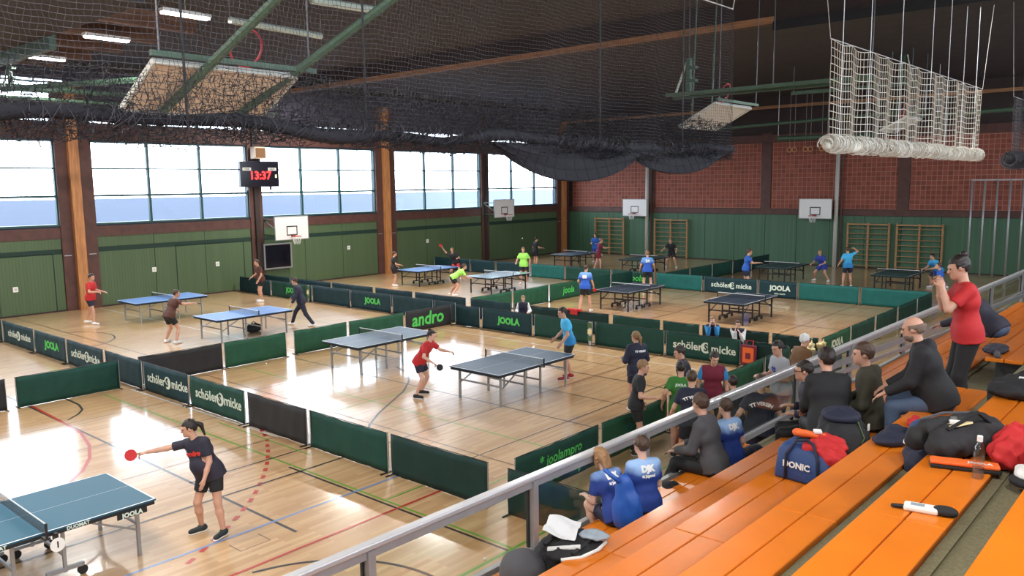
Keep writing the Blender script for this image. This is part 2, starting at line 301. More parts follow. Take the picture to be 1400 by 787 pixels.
# lamps
def lamp(x,y,z,label,power,ln=1.25,rz=0,group=None):
    t=thing('ceiling_lamp',label,'lamp',(x,y,z),rz,group)
    MB().box((-.12,-ln/2,.02),(.12,ln/2,.10)).build('housing','white_paint',t); MB().box((-.09,-ln/2+.03,-.03),(.09,ln/2-.03,.02)).build('tube','tube_light',t)
    MB().tube([(0,0,.1),(0,0,ZC-z)],.012).build('hanger','steel',t)
    li=bpy.data.lights.new('lamp_light','AREA'); li.shape='RECTANGLE'; li.size=.2; li.size_y=ln; li.energy=power; li.color=(1,.96,.90)
    lo=bpy.data.objects.new('lamp_light',li); COL.objects.link(lo); lo.parent=t; lo.location=(0,0,-.05)
lamp(-19.5,10.3,9.05,'lit ceiling tube lamp nearest the top edge above the dark net',LAMP)
lamp(-24.05,10.3,9.05,'lit ceiling tube lamp, middle of the three at upper left',LAMP)
lamp(-29.0,10.4,9.05,'lit ceiling tube lamp, lowest and leftmost of the three',LAMP)
for i,(x,y) in enumerate([(-27,2),(-20,2),(-13,2),(-6,1),(1,1),(5,6),(5,14),(-1,-6),(-10,-6)]):  # out of view, added as general fill for near courts and stand
    lamp(x,y,9.05,'added out-of-view fill lamp hanging above the near courts',LAMP*1.5,2.5,group='out-of-view near court fill lamps')

for x in (-30.5,-24.5,-18.5,-12.5,-6.5): lamp(x,22.75,9.42,'added fill lamp hidden behind the roof beam',LAMP*2.0,2.5,PI/2,'hidden fill lamps behind the beam')  # unseen lamps added behind the beam to brighten the far courts

# floor lines
def fline(pts,wd,m,dash=None):
    mb=MB(); pts=[Vector((p[0],p[1],0)) for p in pts]
    for i in range(len(pts)-1):
        a,b_=pts[i],pts[i+1]; d=(b_-a).normalized(); n=Vector((-d.y,d.x,0))*wd/2
        ln=(b_-a).length; segs=[(0,ln)]
        for s0,s1 in segs:
            p=a+d*(s0-.0*wd); q=a+d*(s1+.2*wd)
            z=.0016+.0004*LN[0]
            mb.add([p-n+Vector((0,0,z)),p+n+Vector((0,0,z)),q+n+Vector((0,0,z)),q-n+Vector((0,0,z))],[(0,3,2,1)])
    LN[0]=(LN[0]+1)%6
    mb.build('court_line',m,FLOOR)
LN=[0]
def arc(c,r,a0,a1,n=24): return [(c[0]+r*math.cos(math.radians(a0+(a1-a0)*k/n)),c[1]+r*math.sin(math.radians(a0+(a1-a0)*k/n))) for k in range(n+1)]
fline([(-20,6.14),(-9.4,6.13)],.05,'line_black'); fline([(-30,6.14),(-20,6.14)],.05,'line_black')
fline([(-19.9,6.2),(-18,6.15),(-16.7,6.08),(-15.75,5.86),(-15.0,5.57),(-14.4,5.22),(-13.8,4.7)],.06,'line_red')
fline([(-19.8,6.93),(-19,6.92),(-18.5,6.8),(-18.2,6.6),(-17.9,6.28)],.05,'line_black')
dashp=[(-14.07,8.48),(-13.46,8.23),(-12.69,7.77),(-12.19,7.43),(-11.71,7.06),(-11.26,6.66),(-11.03,6.45),(-10.61,5.99),(-10.3,5.6),(-9.95,5.1),(-9.74,4.8),(-9.55,4.45)]
# resample into short dashes
P_=[Vector((*p,0)) for p in dashp]; acc=[0]
for a,b_ in zip(P_[:-1],P_[1:]): acc.append(acc[-1]+(b_-a).length)
def at(s):
    for i in range(len(acc)-1):
        if acc[i+1]>=s: t=(s-acc[i])/(acc[i+1]-acc[i]); return P_[i].lerp(P_[i+1],t)
    return P_[-1]
s=0
while s<acc[-1]-.3:
    a,b_=at(s),at(s+.15); fline([a[:2],b_[:2]],.07,'line_red'); s+=.34
fline([(-9.95,2.5),(-9.95,8.5)],.05,'line_blue'); fline([(-8.92,2),(-8.92,8.5)],.05,'line_red')
fline([(-19.5,7.67),(-6.6,7.67)],.045,'line_green'); fline([(-11.75,7.585),(-6.7,7.585)],.045,'line_black')
fline([(-6.69,4),(-6.69,19)],.05,'line_green'); fline([(-9.3,7.7),(-9.3,8.5)],.04,'line_green')
fline(arc((-7.0,4.6),1.85,80,165),.05,'line_black'); fline([(-11.42,3),(-11.42,8.5)],.045,'line_black'); fline([(-12.39,6.1),(-12.39,8.4)],.045,'line_black')
fline([(-11.42,9),(-11.42,19.4)],.055,'line_brown'); fline([(-19.5,8.3),(-13.4,8.42)],.05,'line_white'); fline([(-15.2,8.2),(-12.0,8.2)],.035,'line_green')
fline([(-16.2,13.9),(-15.38,13.59),(-14.7,13.0),(-14.1,12.3),(-13.6,11.5),(-13.1,10.7),(-12.6,10.05),(-11.9,9.4)],.05,'line_black')
for y,mm in ((10.2,'line_brown'),(11.3,'line_green'),(12.85,'line_black'),(14.6,'line_brown'),(16.4,'line_black'),(17.6,'line_brown'),(18.6,'line_white')): fline([(-19.5,y),(-7.8,y-.1)],.04,mm)
for x,mm in ((-17,'line_brown'),(-9.6,'line_black'),(-8.5,'line_green'),(-14,'line_green')): fline([(x,9),(x,19.3)],.035,mm)
for x,mm in ((-16.5,'line_brown'),(-14.8,'line_black'),(-10.1,'line_brown')): fline([(x,21),(x,32)],.05,mm)
for y,mm in ((23.3,'line_brown'),(26.4,'line_black'),(29.5,'line_brown'),(31.4,'line_brown')): fline([(-20,y),(-7.6,y)],.05,mm)
for y,mm in ((10.4,'line_brown'),(13.5,'line_white'),(17,'line_brown')): fline([(-34,y),(-20,y)],.045,mm)
fline(arc((-27.6,9.3),1.9,15,140),.05,'line_black')
for x in (-13.4,-15.6,-17.6): fline([(x,3.2),(x,8.4)],.035,'line_brown')
fline([(-9.75,5.3),(-9.45,5.3),(-9.45,5.75),(-9.75,5.75)],.02,'line_brown')
fline(arc((-9.35,3.75),.11,0,360,20),.012,'line_black')

# ------------------------------------------------------------------ grandstand
def SX(y): return .02*(y-6)
def sl(x,y,z): return (x+.02*(y-6),y,z)
def row(k): return -3.647+(k-2)*.777, 1.85+(k-2)*.3746
RW=.204
blocks=[(-3.5,9.5),(11.3,22.5)]
gs=MB()
for k in range(1,12):
    x,z=row(k); gs.box((x-.32,-6,0),(x+.777-.32,34,z-.42))
gs.xf(sl); GS=struct(gs.build('grandstand_steps','concrete'))
for k in range(1,12):
    x,z=row(k); MB().box((x-.36,-6,z-.50),(x-.30,34,z-.405)).xf(sl).build('step_nosing','alu_dark' if k<0 else 'concrete',GS)
RN=['','first','second','third','fourth','fifth','sixth','seventh','eighth','ninth']
for bi,(ya,yb) in enumerate(blocks):
    for k in range(1,10 if bi==0 else 8):
        x,z=row(k); yb2=yb
        if bi==0 and k==5: yb2=8.6
        t=thing('tribune_bench','orange plank bench, %s row up from the rail in the %s block'%(RN[k],['near','far'][bi]),'bench',(x+SX((ya+yb2)/2)+RW,(ya+yb2)/2,z-.42),0,'orange tribune benches')
        L0=t.location.copy()
        n=3; ln=(yb2-ya)/n
        for j in range(2):
            for q in range(n):
                y0=ya+q*ln+.004; y1=ya+(q+1)*ln-.004; x0=x+j*(RW+.006); x1=x0+RW-.004
                mb=MB().box((x0,y0,z-.045),(x1,y1,z)).xf(sl).xf(lambda a,b_,c:(a-L0.x,b_-L0.y,c-L0.z))
                mb.build('plank','orange_plank',t,bevel=.006)
        y=ya+.4
        while y<yb2:
            MB().box((x+.05,y-.03,z-.42),(x+.36,y+.03,z-.045)).xf(sl).xf(lambda a,b_,c:(a-L0.x,b_-L0.y,c-L0.z)).build('bracket','alu_dark',t); y+=1.9
# balustrade
def rx(y): return -4.62+.0215*(y-3)
def rp(dx,y,z): return (rx(y)+dx,y,z)
t=thing('balustrade','grey metal railing with glass panels along the front of the orange stand','railing',(rx(8),8,1.0)); BL=t.location.copy()
def loc_(mb): return mb.xf(lambda a,b_,c:(a-BL.x,b_-BL.y,c-BL.z))
mb=MB(); mb.bar(rp(0,-3,2.15),rp(0,38,2.03),.085,.05); loc_(mb).build('handrail','alu_bright',t,bevel=.012)
mb=MB(); mb.bar(rp(.0,-3,2.09),rp(0,38,1.98),.05,.07); loc_(mb).build('handrail_underside','alu',t)
mb=MB(); mb.bar(rp(0,-3,1.42),rp(0,38,1.40),.06,.07); loc_(mb).build('bottom_rail','alu',t)
PY=[-.2,1.7,3.62,5.52,7.42,9.32,11.55,13.7,16.6,20.8,24,28,32]
for y in PY:
    mb=MB(); mb.box((rx(y)-.03,y-.035,1.05),(rx(y)+.045,y+.035,2.1)); loc_(mb).build('post','alu',t)
    mb=MB(); mb.box((rx(y)-.036,y-.055,1.45),(rx(y)-.008,y-.036,2.06)); loc_(mb).build('glazing_bead','blk',t)
for a,b_ in zip(PY[:-1],PY[1:]):
    mb=MB(); mb.add([rp(-.02,a+.06,1.46),rp(-.02,b_-.06,1.46),rp(-.02,b_-.06,2.07),rp(-.02,a+.06,2.07),rp(-.012,a+.06,1.46),rp(-.012,b_-.06,1.46),rp(-.012,b_-.06,2.07),rp(-.012,a+.06,2.07)],[(0,3,2,1),(4,5,6,7),(0,1,5,4),(1,2,6,5),(2,3,7,6),(3,0,4,7)]); loc_(mb).build('glass_panel','rail_glass',t)
mb=MB(); mb.bar(rp(.05,11.6,1.93),rp(.1,31.5,1.22),.05,.10); loc_(mb).build('sloping_bar','alu',t)
mb=MB(); mb.bar(rp(.05,13.0,1.72),rp(.1,31.5,.98),.05,.07); loc_(mb).build('sloping_bar','alu',t)
struct(MB().box((-4.75,-6,0),(-4.70,36,1.06)).xf(sl).build('wall_stand_front','concrete'))
t=thing('rail_gate','grey boxed railing section where the handrail steps up at far right','railing',(-3.55,28.5,1.0))
MB().box((-.04,-.04,0),(.04,.04,1.35)).build('post','alu',t); MB().bar((0,0,1.35),(.1,6,1.5),.09,.1).build('handrail','alu',t)
MB().bar((0,0,.55),(.1,6,.62),.06,.08).build('mid_rail','alu',t); MB().box((.02,5.95,0),(.1,6.05,1.5)).build('post','alu',t)
for k in range(5): MB().box((-.015+.016*k,1+k-.02,.6),(.015+.016*k,1+k+.02,1.42)).build('baluster','alu',t)

# ------------------------------------------------------------------ court barriers
CLOTH={}; 
def billow(x,z,sd): return .016*math.sin(2.3*x+sd)*math.sin(PI*z/.7)+.006*math.sin(9*x+3*z+sd*2)+.004*math.sin(17*x-5*z+sd)
def cloth_mesh(L,mname,sd):
    key=(round(L,2),mname,sd)
    if key in CLOTH: return CLOTH[key]
    nx=max(4,int(L/.09)); nz=6; V=[];F=[]
    for s_,off in ((0,-.006),(1,.006)):
        for j in range(nz+1):
            for i in range(nx+1):
                x=-L/2+.015+(L-.03)*i/nx; z=.006+.694*j/nz; sag=-.012*math.sin(PI*i/nx)*(j/nz)
                V.append((x,billow(x,z,sd)+off,z+sag))
    n1=(nx+1)*(nz+1)
    for j in range(nz):
        for i in range(nx):
            a=j*(nx+1)+i; F.append((a,a+1,a+nx+2,a+nx+1)); F.append((n1+a,n1+a+nx+1,n1+a+nx+2,n1+a+1))
    for j in (0,nz):
        for i in range(nx): a=j*(nx+1)+i; q=(a,n1+a,n1+a+1,a+1); F.append(q if j==0 else q[::-1])
    for i in (0,nx):
        for j in range(nz): a=j*(nx+1)+i; q=(a,a+nx+1,n1+a+nx+1,n1+a); F.append(q if i==0 else q[::-1])
    me=bpy.data.meshes.new('cloth'); me.from_pydata(V,[],F); me.materials.append(MATS[mname]); me.polygons.foreach_set('use_smooth',[True]*len(F))
    CLOTH[key]=me; return me
POSTM={}
def print_part(par,txt,size,m,x,z,sd,bold=.006,shear=0):
    me=text_mesh(txt,size,.001,m,bold,shear); key=(txt,size,m,x,z,sd); 
    me2=me.copy(); n=len(me2.vertices); co=np.empty(n*3,'f'); me2.vertices.foreach_get('co',co); co=co.reshape(-1,3)
    out=np.empty_like(co)
    for i,(a,b_,c) in enumerate(co): out[i]=(a+x,billow(a+x,b_+z,sd)-.0085-c,b_+z)
    me2.vertices.foreach_set('co',out.ravel()); me2.update()
    return link('lettering',me2,par)
def emblem(par,x,z,r,sd):
    mb=MB().disc_y((x,billow(x,z,sd)-.011,z),r,.004,18); mb.build('emblem','print_white',par)
    print_part(par,'S',r*1.75,'print_dark',x,z,sd+0.0,.012).location=(0,-.008,0)
BN=0
def barrier(cx,cy,L,axis,cloth,pr,label,sd=None):
    global BN; BN+=1
    sd=(BN*1.7)%6.28 if sd is None else sd; sd=round(sd*2)/2
    t=thing('court_barrier',label,'barrier',(cx,cy,0),0 if axis=='x' else PI/2,'table tennis court barriers')
    link('cloth',cloth_mesh(L,cloth,sd),t)
    if 'p' not in POSTM:
        POSTM['p']=MB().tube([(0,0,0),(0,0,.705)],.011,6).mesh('post','steel'); POSTM['f']=MB().bar((0,-.16,.012),(0,.16,.012),.02).mesh('foot','black_metal')
    for s_ in (-1,1):
        link('post',POSTM['p'],t,loc=(s_*(L/2-.012),0,0)); link('foot',POSTM['f'],t,loc=(s_*(L/2-.03),0,0))
    mb=MB().tube([(-L/2,0,.703),(L/2,0,.703)],.007,5); mb.build('top_tube','black_metal',t)
    if pr:
        k=pr[0]
        if k=='sm':
            c='print_white'; print_part(t,'schöler',.30,c,-.44,.36,sd); emblem(t,.12,.36,.15,sd); print_part(t,'micke',.30,c,.64,.36,sd)
        elif k=='jg': print_part(t,'JOOLA',.30,'print_green',.1,.36,sd,.014)
        elif k=='jw': print_part(t,'JOOLA',.28,'print_white',.1,.40,sd,.014); print_part(t,'table tennis',.10,'print_white',.1,.18,sd,.002)
        elif k=='an': print_part(t,'andro',.62,'print_green',-.05,.36,sd,.014,.12)
        elif k=='sc': print_part(t,'* joolampro',.24,'print_green',.05,.46,sd,.002,.15); print_part(t,'tt-butterfly',.26,'print_green',.05,.18,sd,.005,.15)
        elif k=='jd': print_part(t,'JOOLA',.22,'cloth_teal',.0,.4,sd,.01); print_part(t,'tennis',.16,'cloth_teal',.0,.18,sd,.004)
        elif k=='gg': print_part(t,'joola',.40,'print_green',.2,.36,sd,.008,.2)
    return t
cn={'cloth_green':'dark green','cloth_dark':'blackish green','cloth_black':'black','cloth_teal':'teal','cloth_navy':'navy green','cloth_mid':'mid green'}
pn={None:'plain','sm':'white-lettered schöler micke','jg':'green-lettered JOOLA','jw':'white-lettered JOOLA','an':'green-lettered andro','sc':'green-scribbled advert','jd':'faintly printed','gg':'green printed'}
ON=['first','second','third','fourth','fifth','sixth','seventh','eighth','ninth','tenth','eleventh','twelfth','thirteenth']
def brow(rowname,axis,fix,items,frm):
    for i,(a,b_,cl,p) in enumerate(items):
        L=b_-a-.03; c=(a+b_)/2
        lb='%s %s barrier, %s from %s, %s'%(cn[cl],pn[p],ON[i],frm,rowname)
        barrier(c if axis=='x' else fix,fix if axis=='x' else c,L,axis,cl,(p,) if p else None,lb)
D_,G_,K_,T_,N_,M_='cloth_dark','cloth_green','cloth_black','cloth_teal','cloth_navy','cloth_mid'
brow('row behind woman in black','x',8.48,[(-34.0,-31.45,N_,None),(-31.4,-29.05,N_,None),(-29,-26.28,N_,'sm'),(-26.2,-23.85,N_,'jg'),(-23.8,-21.4,N_,'sm'),(-21.3,-19.2,N_,None),(-19.15,-16.92,N_,'sm'),(-16.87,-14.6,G_,'sm'),(-14.52,-12.45,K_,None),(-12.4,-10.14,G_,None),(-10.1,-7.85,D_,None),(-7.5,-5.1,D_,None)],'left')
brow('short row at left edge','y',-19.78,[(3.5,5.75,K_,None),(5.9,8.2,G_,None)],'camera')
brow('row ending at andro panel','y',-19.72,[(8.6,10.88,K_,None),(10.9,12.85,M_,None),(13.08,15.0,M_,None),(15.05,17.3,M_,None),(17.35,19.5,K_,'an')],'camera')
brow('row behind middle grey tables','x',19.55,[(-19.6,-18.4,N_,None),(-18.32,-16.1,N_,'jg'),(-16.05,-13.75,G_,None),(-13.7,-11.3,G_,None),(-11.28,-9.03,G_,'sm'),(-8.98,-7.75,D_,None)],'left')
brow('row beside group at rail','y',-7.68,[(8.85,11.1,G_,'sc'),(11.15,13.4,M_,'jd'),(13.45,15.7,G_,None),(15.75,17.9,M_,None),(17.95,19.45,G_,None)],'camera')
brow('row behind dark tracksuit man','x',19.85,[(-34.1,-31.5,N_,None),(-31.45,-28.4,G_,'jg'),(-28.37,-25.8,N_,None),(-25.77,-23.3,N_,'jg'),(-23.26,-21.0,N_,None),(-20.95,-19.85,N_,None)],'left')
brow('long row across hall middle','x',20.95,[(-34.1,-31.6,N_,None),(-31.55,-28.55,N_,None),(-28.5,-25.7,N_,None),(-25.6,-23.3,N_,None),(-23.2,-20.4,N_,None),(-20.2,-18.2,N_,None),(-18.1,-16.1,D_,None),(-15.9,-14.1,D_,None),(-14.0,-12.25,G_,None),(-12.2,-10.95,G_,None),(-10.9,-8.85,D_,None),(-8.8,-7.5,D_,None)],'left')
brow('rail side of right far court','y',-7.46,[(21.0,23.25,M_,'jw'),(23.3,25.4,G_,None),(25.55,27.8,G_,None),(27.85,30.1,G_,None),(30.15,32.1,G_,None)],'camera')
brow('row fronting the back courts','x',32.2,[(-33.9,-31.0,N_,None),(-30.95,-29.1,N_,None),(-29.0,-26.7,N_,None),(-26.6,-24.4,T_,None),(-24.35,-21.6,G_,None),(-21.55,-19.2,G_,'gg'),(-19.1,-16.75,T_,None),(-16.7,-14.2,N_,'sm'),(-14.15,-12.5,N_,'jw'),(-12.45,-10.05,T_,None),(-10.0,-7.5,T_,None)],'left')
brow('row between two far courts','y',-20.3,[(21.1,23.4,M_,'jd'),(23.45,25.7,M_,None),(25.75,28.0,M_,'gg'),(28.05,30.2,G_,None),(30.25,32.1,G_,None)],'camera')
brow('row between two back courts','y',-18.75,[(32.4,34.7,G_,None),(34.75,37.0,G_,None),(37.05,39.3,G_,None),(39.35,41.6,D_,None),(41.65,44,D_,None)],'camera')

# ------------------------------------------------------------------ tables
def table(x,y,top,legm,wheels,label,rz=0,netm='blk'):
    """x,y = corner with least x and y; long axis along y"""
    W,L,H=1.525,2.74,.76
    t=thing('tennis_table',label,'table',(x+W/2,y+L/2,0),rz,None)
    for s_ in (-1,1):
        a,b_=sorted((s_*.004,s_*L/2))
        o=MB().box((-W/2,a,H-.022),(W/2,b_,H)).build('tabletop',top,t)
        MB().box((-W/2+.03,a+.02,H-.075),(W/2-.03,b_-.02,H-.023)).build('apron','blk',o)
        mb=MB(); ww=.02; z=H+.001
        def q(x0,y0,x1,y1): mb.add([(x0,y0,z),(x1,y0,z),(x1,y1,z),(x0,y1,z)],[(0,1,2,3)])
        q(-W/2,a,-W/2+ww,b_); q(W/2-ww,a,W/2,b_); e=s_*L/2; q(-W/2,min(e,e-s_*ww),W/2,max(e,e-s_*ww)); q(-.002,a,.002,b_)
        mb.build('white_line','white_line',o)
        # end legs, inner legs
        for sx in (-1,1):
            MB().box((sx*.62-.025,s_*1.17-.02,0),(sx*.62+.025,s_*1.17+.02,H-.07)).build('leg',legm,t)
            MB().box((sx*.56-.02,s_*.28-.02,.10 if wheels else 0),(sx*.56+.02,s_*.28+.02,H-.07)).build('leg',legm,t)
            MB().bar((sx*.62,s_*1.17,.36),(sx*.56,s_*.5,H-.08),.02,.025).build('brace',legm,t)
        MB().box((-.6,s_*1.17-.012,.42),(.6,s_*1.17+.012,.46)).build('crossbar',legm,t)
        MB().box((-.55,s_*.28-.012,.30),(.55,s_*.28+.012,.34)).build('crossbar',legm,t)
        if wheels:
            for sx in (-1,1):
                MB().box((sx*.56-.025,s_*.28-.22,.115),(sx*.56+.025,s_*.28+.22,.16)).build('wheel_carriage',legm,t)
                for q_ in (-.2,.2):
                    MB().disc_x((sx*.56,s_*.28+q_,.06),.06,.04).build('wheel','rubber',t)
    for sx in (-1,1):
        MB().box((sx*(W/2+.13)-.012,-.012,H-.03),(sx*(W/2+.13)+.012,.012,H+.155)).build('net_post','black_metal',t)
        MB().box((min(sx*(W/2-.03),sx*(W/2+.14)),-.03,H-.05),(max(sx*(W/2-.03),sx*(W/2+.14)),.03,H-.024)).build('net_clamp','black_metal',t)
    mb=MB(); hw_=W/2+.13
    for j in range(8):
        z=H+.02+j*.0165; mb.box((-hw_,-.0015,z-.0012),(hw_,.0015,z+.0012))
    nn=60
    for i in range(nn+1):
        xx=-hw_+2*hw_*i/nn; mb.box((xx-.0012,-.0015,H+.01),(xx+.0012,.0015,H+.15))
    stuff(mb.build('net',netm,t)); MB().box((-hw_,-.004,H+.138),(hw_,.004,H+.1535)).build('net_tape','white_line',t)
    return t
nt=table(-11.77,4.58-2.74,'tt_teal','grey_leg',True,'teal blue table with grey wheeled frame and numbered disc, nearest the camera at lower left')
for yy,txt in ((.30,'DUOMAT'),(-.62,'DUOMAT')):
    o=link('lettering',text_mesh(txt,.062,.001,'print_white',.002),nt,loc=(.764,yy+.1,.722)); o.rotation_euler=(PI/2,0,PI/2)
for s_ in (-1,1): MB().box((.735,min(s_*.03,s_*1.35),.692),(.762,max(s_*.03,s_*1.35),.738)).build('side_rail','blk',nt)
MB().box((.764,.86,.625),(.776,1.24,.70)).build('name_plate','blk',nt); o=link('lettering',text_mesh('JOOLA',.085,.001,'print_white',.004),nt,loc=(.78,1.05,.662)); o.rotation_euler=(PI/2,0,PI/2)
dk=MB().disc_x((.86,.12,.60),.085,.012,24).build('number_disc','white_paint',nt)
o=link('lettering',text_mesh('1',.11,.001,'blk',.003),dk,loc=(.868,.12,.60)); o.rotation_euler=(PI/2,0,PI/2)
MB().box((.76,.10,.60),(.855,.14,.74)).build('disc_hanger','black_metal',nt)
table(-17.57,12.52,'tt_grey','grey_leg',False,'grey-blue table, left one of two on the middle court, beside woman in red')
table(-12.76,12.5,'tt_grey','grey_leg',False,'grey-blue table the woman in red is playing on, right one of the middle court')
table(-24.42,12.5,'tt_blue','grey_leg',False,'bright blue table in front of the man in the dark tracksuit')
table(-30.19,12.6,'tt_blue','grey_leg',False,'bright blue table between the red-shirted player and brown-shirted players')
table(-17.65,25.2,'tt_dark','black_metal',True,'dark grey table on black wheeled legs beside the player with a red bat')
table(-12.97,24.97,'tt_dark','black_metal',True,'dark grey table on black wheeled legs standing unused on the right far court')
table(-29.75,25.75,'tt_blue','black_metal',True,'blue table on black legs beside the boy in black at the column')
table(-25.05,25.7,'tt_light','black_metal',True,'shiny pale grey-blue table between the two lime-shirted players',netm='steel')
table(-28.75,36.6,'tt_grey','black_metal',False,'far blue table between the boy in black and the maroon player at the hall corner')
table(-23.9,36.3,'tt_green','black_metal',True,'far dark green table in front of the basketball pole')
table(-16.3,36.6,'tt_green','black_metal',False,'far dark green table left of the crouching blue player')
table(-10.9,36.2,'tt_green','black_metal',False,'far dark green table in front of the wall bars at right')
table(-17.45,1.7,'tt_blue','grey_leg',False,'blue table of which only a corner shows at the left edge')

# ------------------------------------------------------------------ nets
def net(name,label,x0,y0,y1,zb,zt,cell,rad,m,sag,bundle_r,straps,dense=False):
    L=y1-y0; t=thing(name,label,'net',(x0,(y0+y1)/2,zb))
    def X(y): return x0+.02*(y-6)-x0
    ny=int(L/cell); nz=int((zt-zb)/cell); hang=cell*8
    ripple=[.05*math.sin(.9*i*cell*4)+.03*math.sin(2.3*i*cell*3+1) for i in range(ny+1)]
    def pt(i,j):
        y=-L/2+L*i/ny; z=(zt-zb)*j/nz; ph=(i%8)/8
        s_=sag*4*ph*(1-ph)*(.35+.65*j/nz)
        return (ripple[i]*(1-.4*j/nz)+.02*(y+ (y0+y1)/2-6), y+.01*math.sin(j*1.3+i), z-s_)
    V=[];F=[]
    def seg(p,q,r):
        nonlocal V,F
        k=len(V); d=(q[0]-p[0],q[1]-p[1],q[2]-p[2])
        if abs(d[1])>abs(d[2]): o_=[(0,0,r),(.87*r,0,-.5*r),(-.87*r,0,-.5*r)]
        else: o_=[(0,r,0),(.87*r,-.5*r,0),(-.87*r,-.5*r,0)]
        for P in (p,q):
            for e in o_: V.append((P[0]+e[0],P[1]+e[1],P[2]+e[2]))
        F.extend([(k,k+1,k+4,k+3),(k+1,k+2,k+5,k+4),(k+2,k,k+3,k+5)])
    for j in range(nz+1):
        for i in range(0,ny): seg(pt(i,j),pt(i+1,j),rad)
    for i in range(ny+1):
        for j in range(nz): seg(pt(i,j),pt(i,j+1),rad*.8)
    me=bpy.data.meshes.new('mesh'); me.from_pydata(V,[],F); me.materials.append(MATS[m]); stuff(link('netting',me,t))
    # gathered bundle
    mb=MB(); pts=[];rs=[]
    n=int(L/.08)
    for i in range(n+1):
        y=-L/2+L*i/n; pts.append((.02*(y+(y0+y1)/2-6)+.02*math.sin(y*3),y,-.02+.035*math.sin(y*1.7)+.02*math.sin(y*5.1))); rs.append(bundle_r*(1+.18*math.sin(y*2.9)+.12*math.sin(y*7.7)+.15*rng.random()))
    mb.tube(pts,rs,9); 
    # loose loops over the bundle
    bo=mb.build('gathered_bundle',m+'_bundle' if m+'_bundle' in MATS else m,t,smooth=True)
    lp=MB()
    for q in range(int(L*150)):
        y=-L/2+L*rng.random(); a=rng.random()*6.28; rr_=bundle_r*(1.0+1.3*rng.random()**2); yy=y+rng.normal()*.10
        p=[]
        for k in range(5):
            b_=a+k*.6; p.append((.02*(y+(y0+y1)/2-6)+rr_*math.cos(b_),y+(yy-y)*k/4,rr_*math.sin(b_)-.01))
        lp.tube(p,rad*1.1,3)
    stuff(lp.build('loose_cords',m,bo))
    if dense:
        V=[];F=[]
        for lay in range(2):
            h=.021; ny2=int(L/h); nz2=int(.34/h); jx=rng.normal(0,.035,(ny2+1,nz2+1)); jy=rng.normal(0,.010,(ny2+1,nz2+1)); jz=rng.normal(0,.012,(ny2+1,nz2+1))
            wob=[.03*math.sin(i*.05+lay)+.02*math.sin(i*.17+2*lay) for i in range(ny2+1)]
            def pt2(i,j): 
                y=-L/2+L*i/ny2; return (.02*(y+(y0+y1)/2-6)+jx[i,j]+.05*(lay-.5),y+jy[i,j],-.13+wob[i]+h*j*(1+.02*j)+jz[i,j])
            for j in range(nz2+1):
                for i in range(ny2):
                    if rng.random()<1.0-.55*j/nz2: seg(pt2(i,j),pt2(i+1,j),.0026)
            for i in range(ny2+1):
                for j in range(nz2):
                    if rng.random()<1.0-.45*j/nz2: seg(pt2(i,j),pt2(i,j+1),.0024)
        me=bpy.data.meshes.new('gathered_netting'); me.from_pydata(V,[],F); me.materials.append(MATS['net_dense']); stuff(link('gathered_netting',me,t))
    lp=MB().tube([(.02*(y0-6),-L/2,zt-zb+.01),(.02*(y1-6),L/2,zt-zb+.01)],.008,5); lp.build('top_rope','rope',t)
    for y in straps:
        yy=y-(y0+y1)/2; MB().tube([(.02*(y-6)+.03,yy,-.06),(.02*(y-6)+.03,yy,ZC-zb)],.009 if m=='net_black' else .0065,5).build('lift_strap','blk' if m=='net_black' else 'white_line',t)
    for y in (y0,y1):
        yy=y-(y0+y1)/2; s_=1 if y==y1 else -1
        MB().tube([(.02*(y-6),yy,zt-zb),(.02*(y-6),yy+s_*.9,ZC-zb)],.006,4).build('stay_rope','rope',t)
    return t
mat('net_black_bundle',(.006,.006,.010),.85,bump=.9,bscale=45); mat('net_white_bundle',(.64,.60,.50),.85,bump=.9,bscale=45)
NT=net('ball_net','black ball-stop net hanging across the upper left, gathered along its lower edge',-4.85,.4,9.85,5.24,6.98,.035,.0019,'net_black',.012,.042,[2.55,3.95,6.95,8.6],dense=True)
for (yy,wd,dp) in ((6.6,1.25,.34),(8.55,1.15,.26)):   # sagging swags of net under the bundle
    mb=MB(); cy=(.4+9.85)/2; n=16
    V=[];F=[]
    for i in range(n+1):
        u=i/n; y=yy-cy-wd+2*wd*u; d=dp*(1-(2*u-1)**2)
        for j in range(4): V.append((.02*(y+cy-6)+.05*math.sin(j+u*7),y,-.06-d*j/3))
    for i in range(n):
        for j in range(3): a=i*4+j; F.append((a,a+1,a+5,a+4))
    mb.add(V,F); o=mb.build('sagging_swag','net_black_bundle',NT); md=o.modifiers.new('w','WIREFRAME'); md.thickness=.03
    mb2=MB(); mb2.add([(x+.01,y,z) for x,y,z in V],F); o=mb2.build('sagging_swag','net_black_bundle',NT); md=o.modifiers.new('s','SOLIDIFY'); md.thickness=.01
net('ball_net','cream white wide-meshed ball-stop net hanging at upper right over the stand',-4.85,13.15,23.2,5.42,7.02,.115,.0072,'net_white',.04,.075,[13.6,14.9,16.6,18.6,19.9,21.2,22.4])
net('ball_net','second black ball-stop net cut by the right edge beyond the white net',-4.85,26.9,38.5,5.35,7.1,.10,.008,'net_black',.03,.12,[28,30])

